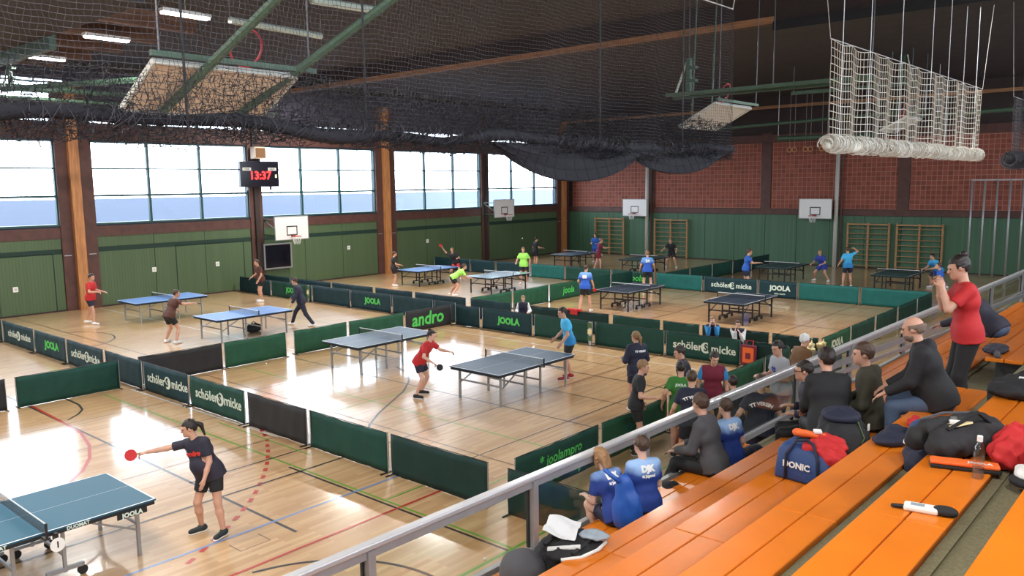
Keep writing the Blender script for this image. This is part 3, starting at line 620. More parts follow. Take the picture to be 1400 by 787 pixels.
# ------------------------------------------------------------------ folded ceiling hoops
def hoop(label,X,Y,Z,arm,mirror=1,board='plywood'):
    t=thing('ceiling_hoop',label,'basketball hoop',(X,Y,Z))
    # board tilted, long edge along y; underside wooden, frame pale
    bw,bh=1.85,1.02; c,s_=math.cos(math.radians(27)),math.sin(math.radians(27))
    def B(u,v,w_=0): return ((v*c)-(w_*s_), u, v*s_+w_*c)   # u along y, v along slope
    def plate(u0,u1,v0,v1,w0,w1):
        return [B(u0,v0,w0),B(u1,v0,w0),B(u1,v1,w0),B(u0,v1,w0),B(u0,v0,w1),B(u1,v0,w1),B(u1,v1,w1),B(u0,v1,w1)]
    FQ=[(0,3,2,1),(4,5,6,7),(0,1,5,4),(1,2,6,5),(2,3,7,6),(3,0,4,7)]
    MB().add(plate(-bw/2,bw/2,-bh/2,bh/2,0,.02),FQ).build('backboard',board,t)
    for (u0,u1,v0,v1) in ((-bw/2-.03,bw/2+.03,bh/2,bh/2+.035),(-bw/2-.03,bw/2+.03,-bh/2-.035,-bh/2),(-bw/2-.035,-bw/2,-bh/2,bh/2),(bw/2,bw/2+.035,-bh/2,bh/2)):
        MB().add(plate(u0,u1,v0,v1,-.03,.04),FQ).build('board_frame','pale_panel',t)
    for u in (-.5,.5):
        p0=Vector(B(u,-.46,-.07)); dv=Vector((1.9,.25 if u<0 else .9,.94 if u<0 else 1.23)); tt=(ZC-Z-p0.z)/dv.z
        p=[p0,p0+dv*tt] if arm>2 else [p0,(p0.x+.1,p0.y,ZC-Z)]
        MB().tube(p,.055 if arm>2 else .02,8).build('arm','green_steel',t)
    MB().bar(B(-1.0,.62,.05),B(1.2,.62,.05),.06).build('cross_beam','green_steel',t)
    for u in (-.9,1.1): MB().tube([B(u,.62,.05),(B(u,.62)[0],u,ZC-Z)],.012,6).build('hanger','alu_dark',t)
    # ring folded back on the upper side
    q=[]
    for k in range(16): a=2*PI*k/16; q.append((.15+.1*math.cos(a)-.2,.225*math.sin(a)+.55,.62+.22*math.cos(a)))
    MB().tube(q,.016,6,closed=True).build('ring','red_steel',t); MB().bar((-.2,.55,.2),(-.1,.55,.42),.10).build('ring_bracket','red_steel',t)
    return t
hoop('folded ceiling basketball hoop with big tan board behind the black net',-9.6,5.35,6.0,2.6)
hoop('folded ceiling basketball hoop with red fittings, beyond the right end of the black net',-9.3,18.4,6.38,1,board='pale_panel')
hoop('folded ceiling basketball hoop with red ring seen through the white net',-9.2,33.5,6.9,1,board='pale_panel')
def mast(label,X,Y,Z,L,h,ang):
    t=thing('equipment_frame',label,'steel frame',(X,Y,Z),ang)
    MB().bar((0,-.3,0),(0,L,0),.10,.14).build('beam','green_steel',t); MB().bar((.35,-.3,.0),(.35,L,.0),.06,.08).build('beam','green_steel',t)
    for k in range(6): MB().bar((0,.2+k*L/6,0),(.35,.2+(k+.6)*L/6,0),.03).build('lattice','green_steel',t)
    MB().bar((0,.1,0),(0,.1,h),.10,.12).build('mast','green_steel',t); MB().bar((0,-.25,.05),(0,.08,h),.04).build('stay','pale_steel',t)
    for k in (.35,.7): MB().box((-.08,.06,h*k),(.08,.3,h*k+.06)).build('lug','green_steel',t)
    for k in (0.02,.5,.98): MB().tube([(0,L*k+.01,.05),(0,L*k+.01,ZC-Z)],.012,5).build('hanger','alu_dark',t)
    return t
mast('green suspended steel frame with mast at the right end of the black net',-9.6,17.4,6.85,4.3,.85,-PI/2)
mast('green suspended steel frame with tall mast above the white net',-9.3,34.2,8.5,4.5,1.6,PI/2)
mast('green suspended steel lattice frame at upper left behind the black net',-30,9.6,8.1,8,.9,-1.2)
def pipe(label,pts,r,m,hang=True):
    c=Vector(pts[0]); t=thing('suspended_pipe',label,'pipe',c); MB().tube([Vector(p)-c for p in pts],r,8).build('tube',m,t)
    if hang:
        for p in pts: 
            v=Vector(p)-c; MB().tube([v,(v.x,v.y,ZC-c.z)],.012,5).build('hanger','steel',t)
pipe('pale green pipe under the ceiling, left of the green arm',[(-19.0,11.2,9.0),(-19.2,14.1,9.0)],.09,'pale_steel')
pipe('pale green pipe at the top edge above the black net',[(-15.7,11.3,9.0),(-15.5,13.0,9.0)],.09,'pale_steel')
pipe('long green pipe just above the left windows behind the net',[(-31,9,8.3),(-31,20,8.3)],.10,'green_steel')
pipe('thinner green pipe below the long green pipe at left',[(-30.5,9,7.9),(-30.5,20,7.9)],.06,'green_steel')
pipe('green pipe under the ceiling in front of the brick wall',[(-20,40,7.6),(-10,40,7.9)],.08,'green_steel')
pipe('green rail running to the right edge behind the white net',[(-9,38,7.5),(-4,38,7.6)],.09,'green_steel')
pipe('short green box rail hanging above the rings',[(-17.6,42,7.05),(-12.6,42,7.0)],.13,'green_steel')
t=thing('duct_box','dark grey suspended box at the upper left corner under the ceiling','duct',(-17,5.2,7.9)); MB().box((-6,-2,0),(3.2,1.4,.12)).build('panel','ceiling_dark',t,bevel=.02); MB().tube([(0,0,.1),(0,0,ZC-7.9)],.02).build('hanger','steel',t); MB().box((-6.05,1.36,-.25),(-1,1.5,.18)).build('edge_rail','green_steel',t)

# ------------------------------------------------------------------ wall fittings
def wallboard(label,pos,rz,ext,br=True):
    """board facing local -y, wall is ext behind"""
    t=thing('wall_hoop',label,'basketball hoop',pos,rz)
    MB().box((-.9,-.03,-.55),(.9,0,.55)).build('backboard','white_paint',t,bevel=.01)
    mb=MB(); 
    for a,b_ in (((-.295,-.034,-.35),(.295,-.030,-.30)),((-.295,-.034,.05),(.295,-.030,.10)),((-.295,-.034,-.30),(-.245,-.030,.05)),((.245,-.034,-.30),(.295,-.030,.05))): mb.box(a,b_)
    mb.build('target_square','blk',t)
    for a,b_ in (((-.92,-.035,.53),(.92,.005,.56)),((-.92,-.035,-.56),(.92,.005,-.53)),((-.93,-.035,-.55),(-.90,.005,.55)),((.90,-.035,-.55),(.93,.005,.55))): MB().box(a,b_).build('board_edge','grey_leg',t)
    q=[(.225*math.cos(2*PI*k/20),-.40+.225*math.sin(2*PI*k/20),-.38) for k in range(20)]
    r=MB().tube(q,.012,6,closed=True).build('ring','red_steel',t); MB().box((-.06,-.2,-.42),(.06,-.03,-.34)).build('ring_bracket','red_steel',t)
    nb=MB()
    for k in range(10):
        a=2*PI*k/10; nb.tube([(.22*math.cos(a),-.40+.22*math.sin(a),-.38),(.13*math.cos(a+.3),-.40+.13*math.sin(a+.3),-.75)],.006,4)
        nb.tube([(.22*math.cos(a),-.40+.22*math.sin(a),-.38),(.13*math.cos(a-.3),-.40+.13*math.sin(a-.3),-.75)],.006,4)
    stuff(nb.build('hoop_net','white_cloth',r))
    for s_ in (-1,1):
        for z in (.35,-.35): MB().bar((s_*.45,0,z),(s_*.5,ext,z),.05).build('bracket','green_steel' if ext>1 else 'grey_leg',t)
        MB().bar((s_*.45,.05,-.35),(s_*.5,ext,.35),.035).build('bracket','green_steel' if ext>1 else 'grey_leg',t)
        MB().bar((s_*.5,ext-.02,-.5),(s_*.5,ext-.02,.5),.05).build('wall_plate','green_steel' if ext>1 else 'grey_leg',t)
wallboard('white basketball board on the left wall above the black screen',(-32.8,21.95,2.9),PI/2,1.55)
wallboard('white basketball board on the left wall near the hall corner',(-33.0,37.4,3.35),PI/2,1.33)
wallboard('white basketball board on the back wall beside the left pole',(-28.6,45.4,3.2),0,.54)
wallboard('white basketball board on the back wall beside the right pole',(-16.75,45.4,3.25),0,.54)
# scoreboard
t=thing('scoreboard','black scoreboard with red digits 13:37 hung before the left windows','scoreboard',(-33.95,21.1,5.44),PI/2)
MB().box((-1.02,-.05,-.60),(1.02,.14,.60)).build('housing','screen_black',t,bevel=.015)
o=link('digits',text_mesh('13:37',.52,.003,'led_red',.012),t,loc=(.02,-.055,-.08)); o.rotation_euler=(PI/2,0,0)
for x,s_ in ((-.68,'HEIM'),(.66,'GAST')):
    p=MB().box((x-.22,-.056,.16),(x+.22,-.05,.30)).build('name_plate','pale_panel',t); o=link('lettering',text_mesh(s_,.12,.001,'blk',.001),p,loc=(x,-.058,.23)); o.rotation_euler=(PI/2,0,0)
MB().box((.80,-.056,-.18),(.90,-.05,-.02)).build('indicator','yellow_paper',t)
for x in (-.6,.6): MB().box((x-.04,.0,-.75),(x+.04,.1,-.58)).build('foot','alu_dark',t)
for x in (-.5,.5): MB().box((x-.03,.1,-.3),(x+.03,.5,.3)).build('wall_bracket','alu_dark',t)
t=thing('loudspeaker','tan loudspeaker box on the left wall above the scoreboard','loudspeaker',(-33.95,21.15,6.4),PI/2); MB().box((-.3,-.1,-.25),(.3,.3,.3)).build('box','plywood',t,bevel=.02); MB().box((-.25,-.11,-.2),(.25,-.098,.25)).build('grille','tan',t)
t=thing('wall_screen','black screen in a pale frame on the left wall under the basketball board','screen',(-34.15,22.0,1.5),PI/2)
MB().box((-.72,-.03,-.57),(.72,.05,.57)).build('screen','screen_black',t)
for a,b_ in (((-.78,-.05,.55),(.78,.06,.62)),((-.78,-.05,-.62),(.78,.06,-.55)),((-.78,-.05,-.55),(-.70,.06,.55)),((.70,-.05,-.55),(.78,.06,.55))): MB().box(a,b_).build('frame','grey_leg',t)
MB().box((-.3,.05,-.2),(.3,.25,.2)).build('wall_mount','black_metal',t)
# switch plates
for i,(y,z,nm) in enumerate([(10.6,1.05,'left of the wide brown column'),(16.0,1.35,'right of the wide brown column'),(18.95,1.35,'left of the black screen'),(26.45,1.6,'right of the black screen'),(32.15,1.6,'right of the second orange column')]):
    t=thing('wall_plate','small white square plate on the green wall, '+nm,'plate',(XL+.035,y,z),PI/2)
    MB().box((-.09,-.015,-.10),(.09,0,.10)).build('cover','white_paint',t,bevel=.004); MB().box((-.04,-.02,-.04),(.04,-.015,.04)).build('insert','pale_panel',t)
for y0,y1,nm in ((8.8,12.0,'left of the wide brown column'),(17.0,20.3,'right of the blue tables'),):
    MB().box((XL+.036,y0,.05),(XL+.05,y0+.03,2.35)).build('door_gap','print_dark',WL); MB().box((XL+.036,y0,2.33),(XL+.05,y1,2.36)).build('door_gap','print_dark',WL); MB().box((XL+.036,y1,.05),(XL+.05,y1+.03,2.35)).build('door_gap','print_dark',WL)
# wall bars
for i,(x0,x1,nm) in enumerate([(-32.0,-29.7,'left of the pole nearest the corner'),(-27.3,-24.95,'just right of the pole nearest the corner'),(-15.05,-12.9,'just right of the far pole at right'),(-12.5,-10.3,'furthest right on the back wall')]):
    t=thing('wall_bars','wooden wall bars on green back wall, '+nm,'wall bars',((x0+x1)/2,45.8,0)); W=(x1-x0)
    for x in (-W/2,0,W/2): MB().box((x-.045,-.08,.02),(x+.045,.05,2.5)).build('upright','barwood',t)
    for k in range(8):
        MB().tube([(-W/2,-.10,.18+k*.29),(W/2,-.10,.18+k*.29)],.02,6).build('rung','barwood',t)
    MB().box((-W/2,-.15,2.38),(W/2,-.1,2.46)).build('top_rung','barwood',t)
for x,nm in ((-27.85,'left'),(-15.7,'right')):
    t=thing('hall_pole','tall pale grey pole in front of the brick wall, %s one of two'%nm,'pole',(x,45.68,0))
    MB().tube([(0,0,0),(0,0,7.0)],.11,10).build('pole','pale_panel' ,t,smooth=True); MB().box((-.12,-.0,6.9),(.12,.16,7.05)).build('bracket','steel',t); MB().tube([(.24,.1,0),(.24,.1,7)],.05,8).build('pole_guide','brown_paint',t)
for i,x in enumerate((-18.0,-17.1,-16.2)):
    t=thing('gym_rings','pair of gold brown gymnastic rings against the brick wall, %s pair'%ON[i],'rings',(x,44.9,6.55))
    for dx in (-.14,.14):
        MB().tube([(dx+.13*math.cos(2*PI*k/14),0,.13*math.sin(2*PI*k/14)) for k in range(14)],.026,6,closed=True).build('ring','brass_ring',t); MB().tube([(dx,0,.13),(dx,0,ZC-6.55)],.01,4).build('rope','rope',t)
t=thing('post_frame','frame of thin upright grey posts at right of back wall','frame',(-7.0,44.6,0))
MB().bar((-1.9,0,4.75),(2.6,0,4.75),.07).build('top_bar','alu',t)
for k in range(9): MB().tube([(-1.85+.54*k,0,0),(-1.85+.54*k,0,4.75)],.045,8).build('post','alu',t,smooth=True)

# ------------------------------------------------------------------ people (one continuous signed-distance body each, clothes as children)
def surfnet(F,org,h):
    ins=F<0
    nx,ny,nz=F.shape; cnt=np.zeros((nx-1,ny-1,nz-1),np.int8)
    for a in (0,1):
        for b_ in (0,1):
            for c in (0,1): cnt+=ins[a:nx-1+a,b_:ny-1+b_,c:nz-1+c]
    act=(cnt>0)&(cnt<8); ci=np.argwhere(act); idx=-np.ones(act.shape,np.int64); idx[act]=np.arange(len(ci))
    acc=np.zeros((len(ci),3)); num=np.zeros(len(ci))
    cor=[(a,b_,c) for a in (0,1) for b_ in (0,1) for c in (0,1)]
    i,j,k=ci.T
    for p in cor:
        for ax in range(3):
            if p[ax]: continue
            q=list(p); q[ax]=1
            f0=F[i+p[0],j+p[1],k+p[2]]; f1=F[i+q[0],j+q[1],k+q[2]]; m_=(f0<0)!=(f1<0)
            t=np.where(m_,f0/np.where(m_,f0-f1,1),0)
            P=np.array(p,float)[None].repeat(len(ci),0); P[:,ax]+=t
            acc[m_]+=P[m_]; num[m_]+=1
    V=(ci+acc/num[:,None])*h+org
    Q=[]
    for ax in range(3):
        sl0=[slice(None)]*3; sl1=[slice(None)]*3; sl0[ax]=slice(0,-1); sl1[ax]=slice(1,None)
        A=ins[tuple(sl0)]; B=ins[tuple(sl1)]; e=np.argwhere(A!=B)
        u,v=(ax+1)%3,(ax+2)%3
        e=e[(e[:,u]>0)&(e[:,v]>0)&(e[:,u]<F.shape[u]-1)&(e[:,v]<F.shape[v]-1)]
        fl=A[tuple(e.T)]
        def cell(du,dv):
            c=e.copy(); c[:,u]-=du; c[:,v]-=dv; return idx[tuple(c.T)]
        q=np.stack([cell(1,1),cell(0,1),cell(0,0),cell(1,0)],1); q[~fl]=q[~fl][:,::-1]; Q.append(q)
    return V,np.concatenate(Q)
class SDF:
    def __init__(s,h): s.P=[]; s.h=h
    def cap(s,a,b,ra,rb=None,k=.02): s.P.append(('c',np.array(a,float),np.array(b,float),ra,ra if rb is None else rb,k)); return s
    def ell(s,c,R,rad,k=.02): s.P.append(('e',np.array(c,float),np.array(R,float),np.array(rad,float),0,k)); return s   # R rows = local axes
    def eval(s,cuts=()):
        h=s.h; lo=[];hi=[]
        for p in s.P:
            if p[0]=='c': r=max(p[3],p[4]); lo.append(np.minimum(p[1],p[2])-r); hi.append(np.maximum(p[1],p[2])+r)
            else: r=p[3].max(); lo.append(p[1]-r); hi.append(p[1]+r)
        lo_=np.min(lo,0)-3*h; hi_=np.max(hi,0)+3*h; n=np.ceil((hi_-lo_)/h).astype(int)+1
        F=np.full(n,.3,np.float32)
        ax=[lo_[i]+h*np.arange(n[i]) for i in range(3)]
        for p,l,u in zip(s.P,lo,hi):
            mg=p[5]+2.5*h; a=np.maximum(((l-mg-lo_)/h).astype(int),0); b_=np.minimum(((u+mg-lo_)/h).astype(int)+2,n)
            X=ax[0][a[0]:b_[0],None,None]; Y=ax[1][None,a[1]:b_[1],None]; Z=ax[2][None,None,a[2]:b_[2]]
            if p[0]=='c':
                d=p[2]-p[1]; dd=max(d@d,1e-9); px,py,pz=X-p[1][0],Y-p[1][1],Z-p[1][2]
                t=np.clip((px*d[0]+py*d[1]+pz*d[2])/dd,0,1)
                D=np.sqrt((px-t*d[0])**2+(py-t*d[1])**2+(pz-t*d[2])**2)-(p[3]+(p[4]-p[3])*t)
            else:
                px,py,pz=X-p[1][0],Y-p[1][1],Z-p[1][2]; q=[(px*p[2][i][0]+py*p[2][i][1]+pz*p[2][i][2]) for i in range(3)]
                k0=np.sqrt(sum((q[i]/p[3][i])**2 for i in range(3)))+1e-9; k1=np.sqrt(sum((q[i]/p[3][i]**2)**2 for i in range(3)))+1e-9; D=k0*(k0-1)/k1
            S=F[a[0]:b_[0],a[1]:b_[1],a[2]:b_[2]]; k=p[5]
            hh=np.maximum(k-np.abs(S-D),0)/k; F[a[0]:b_[0],a[1]:b_[1],a[2]:b_[2]]=np.minimum(S,D)-hh*hh*k*.25
        for pt,nrm in cuts:     # keep the side where (p-pt).nrm<0
            D=(ax[0]-pt[0])[:,None,None]*nrm[0]+(ax[1]-pt[1])[None,:,None]*nrm[1]+(ax[2]-pt[2])[None,None,:]*nrm[2]
            F=np.maximum(F,D.astype(np.float32))
        s.lo=lo_; s.ax=ax; return F
def sdf_mesh(name,F,org,h,m,sc_,parent):
    V,Q=surfnet(F,org,h)
    if len(V)==0: return None
    V=V*sc_
    me=bpy.data.meshes.new(name); me.vertices.add(len(V)); me.vertices.foreach_set('co',V.astype('f').ravel())
    me.loops.add(len(Q)*4); me.polygons.add(len(Q)); me.loops.foreach_set('vertex_index',Q.ravel().astype('i'))
    me.polygons.foreach_set('loop_start',np.arange(0,len(Q)*4,4,dtype='i')); me.polygons.foreach_set('use_smooth',[True]*len(Q))
    me.update(calc_edges=True); me.materials.append(MATS[m]); return link(name,me,parent)
def ik(a,b,l1,l2,pole):
    a=np.array(a,float); b=np.array(b,float); d=b-a; D=np.linalg.norm(d); mx_=(l1+l2)*.997
    if D>mx_: d=d/D*mx_; b=a+d; D=mx_
    u=d/D; pole=np.array(pole,float); pole=pole-(pole@u)*u; pole/=np.linalg.norm(pole)+1e-9
    x=(l1*l1-l2*l2+D*D)/(2*D); y=math.sqrt(max(l1*l1-x*x,0)); return a+u*x+pole*y,b
def nrm(v): v=np.array(v,float); return v/(np.linalg.norm(v)+1e-9)
EYE={}
PEOPLE={}
def person(label,pos,face,h=1.75,top=('tee','navy'),bot=('shorts','blk'),hair=('short','hair_dark'),shoes='shoe_dark',lean=8,side=0,hip=None,
           rf=(.12,0,0),lf=(-.12,0,0),rh=(.10,.06,-.50),lh=(-.10,.06,-.50),head=(0,8),twist=0,fat=1.0,near=0,skin='skin',sit=False,grip='',toe=(8,-8),name='person',knee=None,curve=0,shoulder=.168,sleeves=None,beard=None,glasses=False):
    sc_=h/1.75; vox=.0118 if near else .0178; cvox=.0138 if near else .0195
    t=thing(name,label,'person',pos,math.radians(face-90))
    if hip is None:
        hip=.93
    P=np.array([0,0,hip]); 
    if sit: P=np.array([0,0,hip])
    l,sd,tw=math.radians(lean),math.radians(side),math.radians(twist)
    up=nrm((math.sin(sd),math.sin(l)*math.cos(sd),math.cos(l)*math.cos(sd)))
    R=nrm(np.cross((0,1,0),up)) if abs(up[1])<.98 else np.array([1.,0,0]); 
    Fd=nrm(np.cross(up,R)); Rs=nrm(R*math.cos(tw)+Fd*math.sin(tw)); Fs=nrm(np.cross(up,Rs)); 
    up2=nrm(up+Fd*curve) if curve else up
    W=P+up*.18; C=W+up2*.18; N=C+up2*.17; hw_=.088*fat
    Sh={+1:N-up2*.045+Rs*shoulder,-1:N-up2*.045-Rs*shoulder}
    hy,hp=math.radians(head[0]),math.radians(head[1])
    hf=nrm(np.array([-math.sin(hy)*math.cos(hp),math.cos(hy)*math.cos(hp),-math.sin(hp)])); 
    hr=nrm(np.cross(hf,(0,0,1))); hu=nrm(np.cross(hr,hf)); HR=np.array([hr,hf,hu])
    nk=nrm(up2*.7+np.array([0,0,1.])*.5+hf*.15); HC=N+nk*.075+hu*.115+hf*.02
    b=SDF(vox); T=[]
    def torso(S,e,short=0):
        S.cap(P-R*hw_*.85+up*0,P+R*hw_*.85,.098*fat+e,k=.05); S.cap(W-R*.055*fat,W+R*.055*fat,.088*fat+e,k=.07)
        if fat>1.08: S.ell(W+Fd*.06-up*.03,np.array([R,Fd,up]),(.15*fat+e,.12*fat+e,.15+e),.05)
        S.cap(C-Rs*.082,C+Rs*.082,.098*(.5+.5*fat)+e,k=.07); S.cap(Sh[-1]+Rs*.02,Sh[1]-Rs*.02,.052+e,k=.05); S.cap(C+up2*.08-Rs*.05,C+up2*.08+Rs*.05,.082+e,k=.06)
    torso(b,0)
    b.cap(N-up2*.02,HC-hu*.07-hf*.015,.054,.050,.03)
    # head
    b.ell(HC+hu*.022-hf*.012,HR,(.076,.096,.098),.02); b.ell(HC-hu*.045+hf*.022,HR,(.056,.068,.075),.03); b.cap(HC+hf*.088+hu*.012,HC+hf*.108-hu*.022,.010,.014,.012)
    b.cap(HC+hf*.082-hu*.085,HC+hf*.07-hu*.092,.022,k=.02); b.cap(HC-hr*.03+hf*.085+hu*.03,HC+hr*.03+hf*.085+hu*.03,.012,k=.015)
    b.cap(HC+hf*.094-hu*.052-hr*.016,HC+hf*.094-hu*.052+hr*.016,.008,k=.012)
    for s_ in (-1,1): b.ell(HC+hr*s_*.078-hf*.008+hu*.0,HR,(.012,.022,.032),.008)
    hands={}
    arms={}
    for s_,tg in ((1,rh),(-1,lh)):
        A=Sh[s_]; B=A+np.array(tg); pole=np.array([s_*.35,-.8,-.35]) 
        E_,Wr=ik(A,B,.285,.250,pole); arms[s_]=(A,E_,Wr)
        b.cap(A,E_,.050*(.6+.4*fat),.040,.04); b.cap(E_,(E_+Wr)/2,.041,.037,.02); b.cap((E_+Wr)/2,Wr,.036,.026,.02)
        fd=nrm(Wr-E_); hn=nrm(np.cross(fd,(0,0,1)) if abs(fd[2])<.95 else np.cross(fd,Fd)); 
        pn_=nrm(np.cross(hn,fd)); # palm normal-ish
        if abs(fd[2])>.6: wide=Fs-(Fs@fd)*fd; wide=nrm(wide); pn_=nrm(np.cross(fd,wide))*1
        else: wide=hn
        inw=-Rs*s_; pin=inw-(inw@fd)*fd; pin=nrm(pin) if np.linalg.norm(pin)>.2 else pn_
        if abs(fd[2])<=.6: pin=np.array([0,0,-1.])-(-fd[2])*fd; pin=nrm(pin)
        b.ell(Wr+fd*.050,np.array([wide,pin,fd]),(.041,.017,.055),.02)
        g=1 if (grip in ('both',) or (grip=='r' and s_==1) or (grip=='l' and s_==-1)) else 0
        fr=.0092 if near else .0118
        for q in range(4):
            off=(-.030+.020*q); L1=(.040,.046,.044,.034)[q]; base=Wr+fd*.092+wide*off
            c1=nrm(fd+pin*(.35+1.3*g)); c2=nrm(fd*(1-1.2*g)+pin*(.8+.6*g)); m1=base+c1*L1; m2=m1+c2*L1*.85
            b.cap(base-fd*.015,m1,fr,fr*.95,.006); b.cap(m1,m2,fr*.95,fr*.8,.006)
        tside=nrm(Fs-(Fs@fd)*fd); tside=wide if (tside@wide)>0 else -wide
        tb=Wr+fd*.03+tside*.030; tm=tb+nrm(fd*.7+tside*.8)*.035; b.cap(tb,tm,fr*1.15,fr,.01); b.cap(tm,tm+nrm(fd+pin*.5)*.028,fr,fr*.85,.006)
        hands[s_]=(Wr+fd*.085,fd,pin,wide)
    legs={}
    for s_,ft in ((1,rf),(-1,lf)):
        A=P+R*s_*.092-up*.02; B=np.array([ft[0],ft[1],ft[2]+.085]); pole=np.array([s_*.12,1,.15]) if knee is None else np.array([s_*knee[0],knee[1],knee[2]])
        K,An=ik(A,B,.43,.415,pole); legs[s_]=(A,K,An)
        b.cap(A,K,.083*(.5+.5*fat),.054,.04); b.cap(K,K+(An-K)*.35,.052,.056,.03); b.cap(K+(An-K)*.35,An,.055,.035,.03)
        ta=math.radians(toe[0] if s_==1 else toe[1]); tv=np.array([math.sin(ta),math.cos(ta),0])
        b.cap(An-np.array([0,0,.045])-tv*.03,An-np.array([0,0,.050])+tv*.15,.036,.030,.03)
    Fv=b.eval(); body=sdf_mesh('body',Fv,b.lo,vox,skin,sc_,t)
    # shoes
    for s_ in (1,-1):
        A,K,An=legs[s_]; ta=math.radians(toe[0] if s_==1 else toe[1]); tv=np.array([math.sin(ta),math.cos(ta),0])
        S=SDF(cvox*.8); S.cap(An-np.array([0,0,.036])-tv*.035,An-np.array([0,0,.046])+tv*.165,.047,.040,.02); S.cap(An+np.array([0,0,.0]),An-np.array([0,0,.04]),.044,.046,.03)
        F=S.eval([(An-np.array([0,0,.085]),np.array([0,0,-1.])),(An+np.array([0,0,.018]),np.array([0,0,1.]))]); sh=sdf_mesh('shoe',F,S.lo,cvox*.8,shoes,sc_,t)
        if shoes!='shoe_white' and sh: 
            S=SDF(cvox*.8); S.cap(An-np.array([0,0,.072])-tv*.035,An-np.array([0,0,.072])+tv*.165,.050,.043,.02); F=S.eval([(An-np.array([0,0,.086]),np.array([0,0,-1.])),(An-np.array([0,0,.066]),np.array([0,0,1.]))]); sdf_mesh('sole',F,S.lo,cvox*.8,'shoe_white',sc_,sh)
    # trousers
    bk,bm=bot; S=SDF(cvox); e=.010; pants=bk=='pants'
    S.cap(P-R*hw_*.85,P+R*hw_*.85,.100*fat+e,k=.05); S.cap(P-R*.065*fat+up*.08,P+R*.065*fat+up*.08,.088*fat+e,k=.05)
    Fp=[]
    for s_ in (1,-1):
        A,K,An=legs[s_]; fr=1.0 if pants else (.62 if bk=='shorts' else .38)
        if pants:
            S.cap(A,K,.086*(.5+.5*fat)+.022,.070,.04); S.cap(K,An+nrm(K-An)*.02,.072,.056,.03)
    if pants:
        F=S.eval(); ax=S.ax; q=P+up*.085
        D=(ax[0]-q[0])[:,None,None]*up[0]+(ax[1]-q[1])[None,:,None]*up[1]+(ax[2]-q[2])[None,None,:]*up[2]
        near_=np.sqrt((ax[0]-q[0])[:,None,None]**2+(ax[1]-q[1])[None,:,None]**2+(ax[2]-q[2])[None,None,:]**2)-.19
        F=np.maximum(F,np.where(near_<0,D,-1).astype(np.float32)); sdf_mesh('trousers',F,S.lo,cvox,bm,sc_,t)
    else:
        for s_ in (1,-1):
            A,K,An=legs[s_]; q=A+(K-A)*fr; S.cap(A,q,.085*(.5+.5*fat)+.026,.092,.04)
        F=S.eval(); ax=S.ax; q=P+up*.085
        D=(ax[0]-q[0])[:,None,None]*up[0]+(ax[1]-q[1])[None,:,None]*up[1]+(ax[2]-q[2])[None,None,:]*up[2]
        near_=np.sqrt((ax[0]-q[0])[:,None,None]**2+(ax[1]-q[1])[None,:,None]**2+(ax[2]-q[2])[None,None,:]**2)-.19
        F=np.maximum(F,np.where(near_<0,D,-1).astype(np.float32))
        # cut at the hem of each leg
        ax=S.ax
        for s_ in (1,-1):
            A,K,An=legs[s_]; d=nrm(K-A); q=A+(K-A)*fr
            D=(ax[0]-q[0])[:,None,None]*d[0]+(ax[1]-q[1])[None,:,None]*d[1]+(ax[2]-q[2])[None,None,:]*d[2]
            near_=np.sqrt((ax[0]-q[0])[:,None,None]**2+(ax[1]-q[1])[None,:,None]**2+(ax[2]-q[2])[None,None,:]**2)-.125
            F=np.maximum(F,np.where(near_<0,D,-1).astype(np.float32))
        sdf_mesh('shorts' if bk=='shorts' else 'skirt',F,S.lo,cvox,bm,sc_,t)
    # top
    tk,tm_=top; S=SDF(cvox); e={'tee':.024,'long':.026,'jacket':.036,'hood':.036}[tk]; torso(S,e)
    lw=P-up*(.10 if tk!='jacket' else .15); S.cap(lw-R*hw_*.95,lw+R*hw_*.95,.105*fat+e+.012,k=.05); S.cap(P+up*.05-R*hw_*.9,P+up*.05+R*hw_*.9,.10*fat+e+.008,k=.05)
    if tk in('jacket','hood','long'): S.cap(N-up2*.01,N+nk*.035,.066,.058,.03)
    if tk=='hood': S.ell(N-Fs*.085-up2*.01,np.array([Rs,Fs,up2]),(.12,.06,.075),.03)
    for s_ in (1,-1):
        A,E_,Wr=arms[s_]
        if tk=='tee': q=A+(E_-A)*.72; S.cap(A,q,.064,.066,.03)
        else: S.cap(A,E_,.062+e*.35,.056+e*.3,.03); S.cap(E_,Wr-nrm(Wr-E_)*.0,.056+e*.3,.040+e*.25,.02)
    F=S.eval([(P-up*(.075 if tk!='jacket' else .12),-up)] if not sit else [(P-up*.06,-up)]); ax=S.ax
    for s_ in (1,-1):
        A,E_,Wr=arms[s_]
        if tk=='tee': q=A+(E_-A)*.70; d=nrm(E_-A)
        else: q=Wr-nrm(Wr-E_)*.01; d=nrm(Wr-E_)
        D=(ax[0]-q[0])[:,None,None]*d[0]+(ax[1]-q[1])[None,:,None]*d[1]+(ax[2]-q[2])[None,None,:]*d[2]
        near_=np.sqrt((ax[0]-q[0])[:,None,None]**2+(ax[1]-q[1])[None,:,None]**2+(ax[2]-q[2])[None,None,:]**2)-.10
        F=np.maximum(F,np.where(near_<0,D,-1).astype(np.float32))
    shirt=sdf_mesh({'tee':'shirt','long':'sweater','jacket':'jacket','hood':'hooded_jacket'}[tk],F,S.lo,cvox,tm_,sc_,t)
